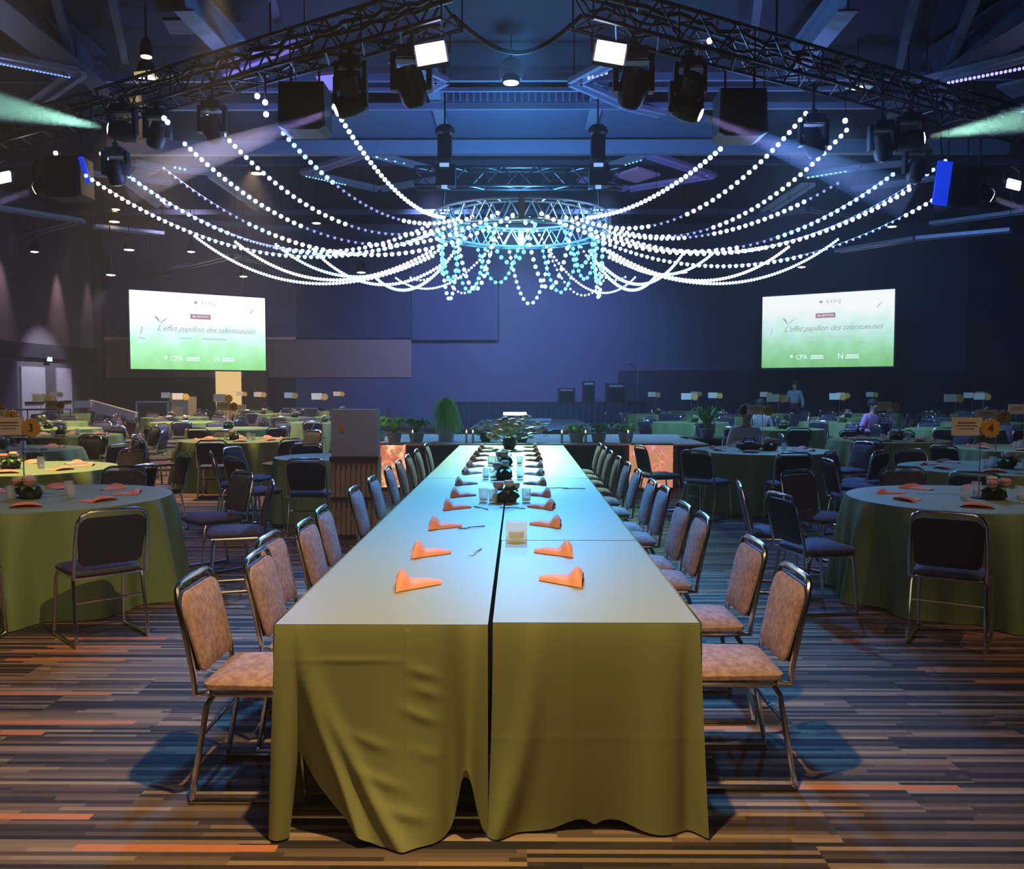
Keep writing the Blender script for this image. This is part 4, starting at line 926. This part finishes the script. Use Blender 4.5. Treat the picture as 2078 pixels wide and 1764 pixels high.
# glowing floral boxes
def petalmat(name, c1, c2, c3, es):
    m = bpy.data.materials.new(name); m.use_nodes = True; nt = m.node_tree; N = nt.nodes; L = nt.links; b = N['Principled BSDF']
    tc = N.new('ShaderNodeTexCoord'); v = N.new('ShaderNodeTexVoronoi'); v.inputs['Scale'].default_value = 9; v.feature = 'SMOOTH_F1'
    n = N.new('ShaderNodeTexNoise'); n.inputs['Scale'].default_value = 5; L.new(tc.outputs['Object'], n.inputs[0])
    mxv = N.new('ShaderNodeMixRGB'); mxv.inputs[0].default_value = .2; L.new(tc.outputs['Object'], mxv.inputs[1]); L.new(n.outputs[1], mxv.inputs[2]); L.new(mxv.outputs[0], v.inputs['Vector'])
    cr = N.new('ShaderNodeValToRGB'); e = cr.color_ramp.elements; e[0].position = .05; e[0].color = (*c1, 1); e[1].position = .6; e[1].color = (*c3, 1); q = e.new(.3); q.color = (*c2, 1)
    L.new(v.outputs[0], cr.inputs[0]); L.new(cr.outputs[0], b.inputs['Emission Color']); L.new(cr.outputs[0], b.inputs['Base Color']); b.inputs['Emission Strength'].default_value = es; return m
for (x0, x1, lab, c, es) in ((768, 818, 'glowing orange floral box at the left of the counter', ((1, .85, .7), (.95, .45, .2), (.5, .12, .06)), 1.1), (1282, 1366, 'glowing pink and orange floral box at the right of the counter', ((1, .6, .5), (.8, .25, .2), (.55, .3, .12)), .85)):
    a, b = P(x0, 900, 13.6), P(x1, 900, 13.6); w_ = b.x - a.x; t = thing('floral_light_box', lab, 'light box', ((a.x + b.x) / 2, 13.75, 0))
    MB().box((0, 0, .385), (w_, .3, .65)).build('glowing_panel', petalmat('petals_' + lab[8:12], *c, es), t, smooth=False)
    MB().box((0, 0, .03), (w_ + .03, .33, .055)).build('bottom_trim', mat('copper_trim', (.25, .08, .04), .4), t, smooth=False); MB().box((0, 0, .72), (w_ + .02, .32, .02)).build('top_trim', MATS['copper_trim'], t, smooth=False)
    random.seed(int(x0)); mb = MB()
    for k in range(16):
        c_ = (random.uniform(-w_ / 2, w_ / 2), -.16, random.uniform(.1, .68)); s = random.uniform(.025, .05); mb.ball(c_, (s, .02, s * 1.2), 7, 5)
    mb.build('petals', MATS.get('petal_lit') or mat('petal_lit', (.95, .5, .35), .6, emit=(1, .45, .25), es=.5), t)
# candles on the counter
for k, (x, y) in enumerate(((838, 884), (947, 868), (1188, 865), (1274, 868), (1140, 882), (960, 880))):
    p = P(x, y, 14.3); t = thing('candle', 'slim white candle on the counter, %s from the left' % od[k], 'candle', (p.x, 14.25, CH), group='white candles on the counter')
    MB().lathe([(.02, 0), (.02, .16), (.012, .165)], seg=10).build('wax', WHITE, t); MB().ball((0, 0, .19), (.01, .01, .022), 6, 5).build('flame', mat('flame', (1, .8, .5), .5, emit=(1, .85, .6), es=6, nosample=True), t)

# ------------------------------------------------------------------ slatted stand
a, b = P(664, 950, 9.1), P(760, 950, 9.1); w_ = b.x - a.x; t = thing('host_stand', 'tall slatted wooden stand with a slate top panel left of the long table', 'stand', ((a.x + b.x) / 2, 9.3, 0), .0)
WOOD = mat('brown_wood', (.62, .42, .27), .6, noise=(6, (.45, .30, .19), .2)); SLATE = mat('slate_panel', (.45, .44, .60), .6)
MB().box((0, .12, .42), (w_, .26, .84)).build('body', WOOD, t, smooth=False)
MB().box((0, .1, 1.1), (w_, .2, .52)).build('top_panel', SLATE, t, smooth=False)
for k in range(9): MB().box((-w_ / 2 + .03 + k * (w_ - .06) / 8, -.02, .62 if k < 6 else .62), (.026, .03, .36)).build('slat', WOOD, t, smooth=False)
for k in range(9): MB().box((-w_ / 2 + .03 + k * (w_ - .06) / 8, -.02, .22), (.026, .03, .38)).build('slat', WOOD, t, smooth=False)
MB().box((0, -.02, .84), (w_ + .02, .06, .05)).box((0, -.02, .42), (w_ + .02, .05, .03)).box((0, -.02, .02), (w_ + .02, .06, .04)).build('rail', mat('dark_wood', (.07, .045, .03), .6), t, smooth=False)
MB().ball((-w_ / 2 + .11, -.004, 1.16), (.03, .006, .05), 10, 8).build('emblem', mat('amber_emblem', (.7, .33, .05), .5), t)

# ------------------------------------------------------------------ round tables
def cloth_round(R, nu, nv, amp, seed, m):
    rnd = random.Random(seed); n1 = rnd.choice((11, 13, 12)); ph = rnd.uniform(0, 6); n2 = rnd.choice((17, 19, 23)); p2 = rnd.uniform(0, 6)
    mb = MB()
    def f(u, v):
        a = 2 * PI * u
        if v < .3: r = R * (v / .3) ** .5 * .995; z = TH + .008
        else:
            t = (v - .3) / .7; w_ = min(1, t * 5)
            k = abs(math.cos(a * n1 / 2 + ph)) ** 4 + .5 * abs(math.cos(a * n2 / 2 + p2)) ** 3
            r = R + .004 * w_ + amp * t ** .7 * k; z = TH + .002 - (TH - .004) * t
        return (r * math.cos(a), r * math.sin(a), z)
    return mb.quadgrid(f, nu, nv, closeu=True).mesh('tablecloth', m)
cl_near = [cloth_round(.915, 300, 20, .13, s, CLOTH_G) for s in (1, 2, 3)]
cl_far = cloth_round(.915, 96, 10, .09, 5, CLOTH_G)
cl_small = cloth_round(.6, 120, 20, .07, 6, CLOTH_G)
top_me = MB().lathe([(.9, .72), (.9, .745)], seg=40).mesh('tabletop', MATS['table_laminate']); top_sm = MB().lathe([(.585, .72), (.585, .745)], seg=30).mesh('tabletop', MATS['table_laminate'])
GOLD = mat('gold_badge', (.75, .40, .08), .5); INK = mat('brown_ink', (.12, .04, .02), .7); CARD = mat('kraft_card', (.85, .74, .58), .8)
def make_sign(n, hi=True):
    def f():
        t = thing('table_sign', 'table sign', 'table sign')
        MB().lathe([(.05, 0), (.05, .008), (.008, .012)], seg=14).build('base', BLACKM, t); MB().bar((0, 0, .01), (0, 0, .46), .004, 6).build('pole', CHROME, t)
        MB().box((-.09, 0, .48), (.2, .006, .12)).build('card', CARD, t, smooth=False)
        k = 14; pts = [((.058 + .009 * (i % 2)) * math.cos(2 * PI * i / (2 * k)) + .06, (.058 + .009 * (i % 2)) * math.sin(2 * PI * i / (2 * k)) + .47) for i in range(2 * k)]
        bd = MB().poly(pts, .008, c=(0, -.012, 0)).build('number_badge', GOLD, t, smooth=False)
        if hi:
            o = text_mesh('numeral', n, .075, INK, bd); o.location = (.06, -.018, .47)
            MB().box((-.09, -.004, .505), (.12, .001, .006)).box((-.09, -.004, .485), (.14, .001, .004)).box((-.09, -.004, .465), (.10, .001, .004)).build('writing', INK, t, smooth=False)
        return t
    return f
K_SIGNF = Kind(make_sign('8', False))
NR = {}
tables = [   # X, Y, radius kind, sign numeral, desc, chair angles
    (-3.62, 6.7, 0, '3', 'front left round table', [-52, -88, 8, 50, 95, 140]),
    (-5.17, 9.15, 1, '6', 'yellow-lit second left round table', [-60, -95, -20, 30, 75, 120]),
    (-6.95, 12.0, 2, '9', 'third left round table by the edge', [-50, -90, -10, 35, 80, 120]),
    (-2.35, 10.7, 9, None, 'small round table beside the slatted stand', [-120, -160, 160, 110, -85]),
    (-4.5, 14.2, 1, '11', 'left round table behind the small one', [-90, -130, -50, 180, 0, 60, 120]),
    (-8.0, 15.6, 2, '12', 'fourth left round table by the edge', [-90, -45, -130, 0, 45, 90]),
    (3.45, 6.7, 2, '4', 'front right round table', [-126, -166, -78, 165, 125, 85]),
    (4.95, 9.28, 0, '7', 'second right round table', [-125, -90, 178, 140, 95, -160]),
    (3.25, 11.9, 1, '10', 'right round table where a person sits', [-95, -133, -55, -170, 15, 50]),
    (5.95, 14.3, 0, '13', 'right round table behind the seated person', [-120, -70, 175, 20, 90, 60]),
    (6.95, 12.3, 1, '14', 'right edge round table near the back', [-100, -150, -60, 160, 110]),
]
far = {18.2: [(-9.6, -5.9), (5.3, 8.9)], 21.7: [(-11.6, -8.1, -4.7), (4.2, 7.8, 11.3)], 25.2: [(-9.8, -6.3), (5.6, 9.2, 12.8)], 28.7: [(-14.8, -8.2), (4.4, 8, 11.4, 14.9)], 31.9: [(-9.8, -6.3), (6.4, 16.6)]}
ow = ['first', 'second', 'third', 'fourth', 'fifth']
for ri, (Y, (ls, rs)) in enumerate(far.items()):
    for sd, xs in (('left', sorted(ls, reverse=True)), ('right', sorted(rs))):
        for k, x in enumerate(xs): tables.append((x, Y, 5, '8', '%s table from aisle, %s far row %s' % (ow[k], ow[ri], sd), [a + (k * 17) % 40 for a in (-90, -38, 12, 65, 117, 168, -140)]))
DIRN = ['right side', 'back right', 'back side', 'back left', 'left side', 'front left', 'front side', 'front right']
used_l = set(); spots = [(P(1545, 850, 19.6).x, 19.6), (P(1770, 850, 19.5).x, 19.7), (3.36, 13.25), (P(715, 880, 9.3).x, 9.3), (P(95, 850, 24).x, 24.5)] + [(x_ + (.09 if 1 else 0), y_) for y_, x_, *_q in lc] + [(x_, y_) for y_, x_, *_q in rc]
random.seed(5)
sky = {}
ti = 0
proto_round = None
for (X, Y, kd, num, desc, angs) in tables:
    near = kd != 5
    t = thing('round_table', desc[0].lower() + desc[1:] + ' under floor-length green cloth', 'table', (X, Y, 0), random.uniform(0, 1) if near else 0, 'round banquet tables')
    t.rotation_euler.z = random.uniform(0, 6)
    new('tablecloth', cl_small if kd == 9 else cl_near[kd] if near else cl_far, t); new('tabletop', top_sm if kd == 9 else top_me, t)
    R = (.60 if kd == 9 else .915)
    for a in angs:
        aj = math.radians(a + random.uniform(-4, 4)); rr = R + .41 + random.uniform(-.02, .12)
        x, y = X + rr * math.cos(aj), Y + rr * math.sin(aj)
        if any(math.hypot(x - q[0], y - q[1]) < (.8 if i_ < 3 else .52) for i_, q in enumerate(spots)) or any((x - q[0]) ** 2 + (y - q[1]) ** 2 < ((.6 if q[2] == 9 else .915) + .2) ** 2 for q in tables) or (-2.8 < x < 3.3 and 13.5 < y < 17.3): continue
        spots.append((x, y)); i = int(((a % 360) + 22.5) // 45) % 8; lab = 'dark chair at %s of %s' % (DIRN[i], desc)
        if lab in used_l: lab = 'dark chair also at %s of %s' % (DIRN[i], desc)
        if lab in used_l: lab = 'third dark chair at %s of %s' % (DIRN[i], desc)
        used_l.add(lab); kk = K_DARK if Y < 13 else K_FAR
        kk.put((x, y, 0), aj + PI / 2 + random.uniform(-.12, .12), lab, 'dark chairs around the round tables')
    if num:
        ksign = Kind(make_sign(num)) if near else K_SIGNF
        sx = -.12 if X < 0 else .0
        ksign.put((X + sx, Y - .05, TT), random.uniform(-.15, .15), 'table number sign on thin pole on the %s' % desc, 'table number signs', 1.12 if near else 1.3)
        K_CEN.put((X + .08 + sx, Y - .12, TT), X, 'mossy centrepiece with roses on the %s' % desc, 'centrepieces on the round tables', 1.25)
    if near and num:
        for k, (dx, dy) in enumerate(((-.16, -.16), (.27, -.12), (.1, .18))): K_TUM.put((X + dx, Y + dy, TT), 0, 'glass tumbler at the %s of centrepiece on %s' % (('left', 'right', 'back')[k], desc), 'tumblers on the round tables')
        for k in range(8):
            a = 2 * PI * k / 8 + .3; x, y = X + .58 * math.cos(a), Y + .58 * math.sin(a)
            K_NAP.put((x, y, TT), a + PI, 'salmon napkin at %s of %s' % (DIRN[int(((math.degrees(a) % 360) + 22.5) // 45) % 8], desc), 'napkins on the round tables', 1.05).scale.z = .55

# ------------------------------------------------------------------ stage and back-of-room kit
def box_thing(name, x0, x1, y0, y1, Y, depth, m, label, cat, zfloor=None):
    a = P(x0, y0, Y); b = P(x1, y1, Y); z0 = zfloor if zfloor is not None else b.z
    o = MB().box((0, depth / 2, (a.z - z0) / 2), (b.x - a.x, depth, a.z - z0)).build(name, m, loc=((a.x + b.x) / 2, Y, z0), smooth=False)
    return tag(o, label, cat)
t = thing('stage', 'low pale grey stage platform beyond the counter', 'stage', (0.4, 25.5, 0))
MB().box((0, 4, .41), (3.6, 8, .04)).build('deck', mat('stage_deck', (.3, .38, .48), .5), t, smooth=False); MB().box((0, 4, .2), (3.5, 7.9, .38)).build('skirt', BLACKP, t, smooth=False)
MB().box((-.2, 6, .47), (1.9, .25, .08)).build('edge_strip', mat('pale_strip', (.7, .8, .9), .5), t, smooth=False)
t = thing('wash_bar', 'glowing white light bar standing on the stage at centre', 'light bar', (-.15, 32.5, .43))
MB().box((0, 0, .22), (.85, .1, .12)).build('lamp', mat('bar_glow', (1, 1, 1), .5, emit=(.75, .8, 1), es=2.2), t, smooth=False); MB().box((-.3, 0, .08), (.06, .1, .16)).box((.3, 0, .08), (.06, .1, .16)).build('foot', BLACKM, t, smooth=False)
t = thing('rear_stage', 'black skirted rear stage along the back wall', 'stage', (1.2, 36.2, 0))
MB().box((0, 1.7, .95), (8, 3.4, .06)).build('deck', BLACKP, t, smooth=False); MB().quadgrid(lambda u, v: (-4 + 8 * u, -.02 + .03 * math.sin(u * 200), .92 * (1 - v)), 400, 2).build('skirt', mat('navy_skirt', (.03, .035, .07), .8), t)
def amp(px, Y, w_, h_, label, z0=0):
    p = P(px, 800, Y); t = thing('amplifier', label, 'amplifier', (p.x, Y, z0)); MB().box((0, .2, h_ / 2), (w_, .4, h_)).build('cabinet', BLACKP, t, smooth=False)
    MB().box((0, -.01, h_ * .42), (w_ * .85, .02, h_ * .7)).build('grille', MATS['grille_dark'], t, smooth=False); MB().box((0, -.015, h_ * .87), (w_ * .7, .02, h_ * .08)).build('control_strip', STEEL, t, smooth=False)
amp(1150, 36.6, .7, .6, 'black amplifier on the rear stage near its middle', .98); amp(1250, 36.8, .8, .8, 'tall black amplifier on the rear stage at right', .98); amp(1195, 36.6, .5, .9, 'narrow black amplifier between the two larger ones', .98)
t = thing('microphone_stand', 'thin microphone stand at the right end of rear stage', 'microphone stand', (P(1262, 800, 36.9).x + .6, 36.6, .98)); MB().bar((0, 0, 0), (0, 0, 1.4), .015).bar((0, 0, 1.4), (-.4, -.2, 1.6), .012).build('pole', CHROME, t); MB().lathe([(.2, 0), (.2, .02), (.02, .04)], seg=12).build('foot', BLACKM, t); MB().ball((-.42, -.2, 1.62), .04, 8, 6).build('microphone', STEEL, t)
# left side kit
CASE = mat('flight_case', (.05, .045, .045), .5); TAN = mat('tan_crate', (.45, .33, .2), .6)
def case(x0, x1, y0, y1, Y, m, label, cat='flight case'):
    a = P(x0, y0, Y); b = P(x1, y0, Y); w_ = b.x - a.x; h_ = a.z; t = thing('flight_case', label, cat, ((a.x + b.x) / 2, Y, 0))
    MB().box((0, .4, h_ / 2 + .05), (w_, .8, h_ - .1)).build('body', m, t, smooth=False); mb = MB()
    for z in (.12, h_ - .02): mb.box((0, -.01, z), (w_ + .03, .04, .05))
    for s in (-1, 1): mb.box((s * w_ / 2, -.01, h_ / 2), (.05, .04, h_ - .12))
    mb.build('metal_edging', STEEL if m is CASE else ALU, t, smooth=False)
    for s in (-1, 1): MB().lathe([(.05, -.02), (.05, .02)], c=(s * w_ * .4, .1, .05), seg=10, m=Matrix.Rotation(PI / 2, 3, 'Y')).build('wheel', BLACKP, t)
case(277, 340, 815, 0, 27.5, CASE, 'dark flight case with metal edges at the left rear'); case(345, 380, 806, 0, 27.8, TAN, 'tan crate standing beside the dark flight case')
case(440, 485, 822, 0, 30, TAN, 'pale crate in front of the lit doorway'); case(575, 645, 828, 0, 33.5, CASE, 'wide dark case right of the lit doorway')
a, b = P(182, 822, 27), P(276, 848, 26.5); t = thing('loading_ramp', 'pale sloping ramp rail leading down to the flight case', 'ramp', (a.x, a.y, 0)); ao = Vector((a.x, a.y, 0))
beam_mesh(a - ao, b - ao, .12, .32).build('rail', mat('ramp_pale', (.6, .52, .46), .5), t, smooth=False); MB().bar((.1, 0, 0), (.1, 0, a.z), .05).bar(Vector((b.x - a.x, b.y - a.y, 0)), b - ao, .04).build('support', STEELD, t)
MB().box((-.15, 0, a.z + .02), (.5, .3, .2)).build('top_box', MATS['ramp_pale'], t, smooth=False)
t = thing('wheeled_cart', 'wire cart with chairs heaped near the left doors', 'cart', (P(95, 850, 24).x - .2, 24.2, 0)); mb = MB()
for z in (.5, 1.0): mb.tube([(-.6, -.3, z), (.6, -.3, z), (.6, .3, z), (-.6, .3, z)], .02, 6, closed=True)
for x, y in ((-.6, -.3), (.6, -.3), (.6, .3), (-.6, .3)): mb.bar((x, y, .06), (x, y, 1.0), .02)
mb.build('frame', CHROME, t); MB().box((0, 0, .5), (1.2, .6, .02)).build('shelf', STEELD, t, smooth=False)
for s in (-1, 1): MB().lathe([(.05, -.02), (.05, .02)], c=(s * .55, -.3, .05), seg=10, m=Matrix.Rotation(PI / 2, 3, 'Y')).build('wheel', BLACKP, t)

# ------------------------------------------------------------------ people
def skin_body(name, nodes, edges, m, parent):
    me = bpy.data.meshes.new(name); me.from_pydata([n[:3] for n in nodes], edges, []); me.materials.append(m); o = new(name, me, parent)
    md = o.modifiers.new('skin', 'SKIN'); md.use_smooth_shade = True
    for i, n in enumerate(nodes):
        sv = me.skin_vertices[0].data[i]; sv.radius = (n[3], n[4] if len(n) > 4 else n[3])
        sv.use_root = (i == 0)
    sb = o.modifiers.new('subsurf', 'SUBSURF'); sb.levels = 1; sb.render_levels = 2
    return o
def person(loc, rz, label, shirt, pants, sit, hairm=HAIR, armpose='table'):
    t = thing('person', label, 'person', loc, rz)
    h = .46 if sit else .95
    if sit:  # facing +Y, seated
        kn = [(-.11, .42, .50), (.11, .42, .50)]; ft = [(-.12, .40, .08), (.12, .40, .08)]; toe = [(-.12, .52, .04), (.12, .52, .04)]; lean = .10
    else: kn = [(-.1, .03, .5), (.1, .0, .5)]; ft = [(-.11, 0, .09), (.11, -.02, .09)]; toe = [(-.12, .13, .04), (.12, .11, .04)]; lean = .02
    z0 = h + .06
    hd = [(0, 0, z0, .16, .12), (0, lean * .4, z0 + .22, .15, .11), (0, lean * .8, z0 + .40, .17, .11), (0, lean, z0 + .50, .07, .07), (0, lean + .015, z0 + .56, .055, .06), (0, lean + .03, z0 + .645, .078, .095), (0, lean + .03, z0 + .725, .072, .085)]
    if armpose == 'table': el = [(-.27, .12, z0 + .15), (.27, .12, z0 + .15)]; wr = [(-.18, .34, z0 + .285), (.14, .34, z0 + .285)]
    else: el = [(-.27, .0, z0 + .14), (.27, .02, z0 + .14)]; wr = [(-.27, .12, z0 - .06), (.2, .2, z0 + .12)]
    nodes = list(hd); edges = [(i, i + 1) for i in range(6)]
    for s in range(2):
        sg = -1 if s == 0 else 1; b = len(nodes); nodes += [(sg * .17, lean * .8, z0 + .44, .06), (*el[s], .045), (*wr[s], .03), (wr[s][0], wr[s][1] + .07, wr[s][2], .035, .02)]
        edges += [(2, b), (b, b + 1), (b + 1, b + 2), (b + 2, b + 3)]
        for q in range(5):
            sp = (q - 2) * .018; tip = len(nodes); nodes += [(wr[s][0] + sp, wr[s][1] + .10, wr[s][2] - .004, .009), (wr[s][0] + sp * 1.3, wr[s][1] + (.15 if 0 < q < 4 else .13), wr[s][2] - .02, .008)]; edges += [(b + 3, tip), (tip, tip + 1)]
        b = len(nodes); nodes += [(sg * .1, .02 if not sit else .06, h + .02, .095), (*kn[s], .065), (*ft[s], .045), (*toe[s], .035)]; edges += [(0, b), (b, b + 1), (b + 1, b + 2), (b + 2, b + 3)]
    skin_body('body', nodes, edges, SKIN, t)
    g = .022; sn = [(x, y, z, r + g, (q[0] if q else r) + g) for (x, y, z, r, *q) in hd[:4]]; sn[3] = (hd[3][0], hd[3][1], hd[3][2] - .03, .08, .08); se = [(0, 1), (1, 2), (2, 3)]
    for s in range(2):
        sg = -1 if s == 0 else 1; b = len(sn); sn += [(sg * .17, lean * .8, z0 + .44, .08), (*el[s], .066), (wr[s][0], wr[s][1] - .02, wr[s][2], .048)]; se += [(2, b), (b, b + 1), (b + 1, b + 2)]
    skin_body('shirt', sn, se, shirt, t)
    pn = [(0, 0, z0 - .02, .17, .14)]; pe = []
    for s in range(2):
        sg = -1 if s == 0 else 1; b = len(pn); pn += [(sg * .1, .02 if not sit else .06, h + .02, .115), (*kn[s], .082), (*ft[s], .062)]; pe += [(0, b), (b, b + 1), (b + 1, b + 2)]
    skin_body('trousers', pn, pe, pants, t)
    c = Vector((0, lean + .02, z0 + .70)); MB().ball(c + Vector((0, -.025, .025)), (.10, .115, .115), 14, 9, .03).build('hair', hairm, t)
    MB().ball((0, lean + .125, z0 + .65), (.014, .02, .02), 8, 6).build('nose', SKIN, t)
    for s in (-1, 1):
        MB().ball((s * .03, lean + .108, z0 + .68), .011, 8, 6).build('eye', mat('eye_white', (.8, .8, .8), .3), t); MB().ball((s * .08, lean + .03, z0 + .66), (.012, .02, .03), 8, 6).build('ear', SKIN, t)
    MB().ball((0, lean + .108, z0 + .605), (.024, .01, .006), 8, 5).build('mouth', mat('lips', (.4, .15, .13), .5), t)
    for s in (-1, 1): MB().ball((toe[0][0] * -s, toe[0][1] - .04, .045), (.05, .13, .045), 12, 7).build('shoe', BLACKP, t)
    return t
SH1 = mat('pale_grey_shirt', (.68, .68, .80), .85); SH2 = mat('grey_blue_shirt', (.3, .38, .42), .85); SH3 = mat('pink_shirt', (.75, .35, .7), .85); PN = mat('dark_trousers', (.03, .03, .05), .85)
pp = P(1519, 880, 12.95)
person((pp.x, 13.27, 0), PI + .15, 'person in a pale grey sweater seated at the far side of a round table', SH1, PN, True)
K_DARK.put((pp.x, 13.29, 0), PI + .15, 'dark chair under the seated person in the pale grey sweater', 'dark chairs around the round tables')
person((P(1545, 850, 19.6).x, 19.8, 0), PI, 'standing person in light top behind the seated person', mat('light_top', (.5, .55, .55), .85), PN, True, armpose='side')
K_FAR.put((P(1545, 850, 19.6).x, 19.82, 0), PI, 'dark chair under the person in the light top', 'dark chairs around the round tables')
person((P(1627, 850, 29.5).x, 30.3, 0), PI - .4, 'person in grey-blue standing far back below the right screen', SH2, PN, False, armpose='side')
person((P(1770, 850, 19.5).x, 19.7, 0), PI + .5, 'person in a pink top seated far back on the right', SH3, PN, True, armpose='side')
K_FAR.put((P(1770, 850, 19.5).x, 19.72, 0), PI + .5, 'dark chair under the person in the pink top', 'dark chairs around the round tables')
# dark bag on the seated person's table
pz = PZ(1545, 906, TH); t = thing('handbag', 'dark grey bag lying on the table in front of the seated person', 'bag', (3.05, 11.75, TT)); MB().ball((0, 0, .06), (.17, .1, .065), 14, 8, .06).build('pouch', mat('bag_dark', (.06, .06, .09), .6), t)
MB().tube([(-.1, 0, .1), (-.05, -.02, .17), (.05, -.02, .17), (.1, 0, .1)], .01, 6).build('strap', BLACKP, t)
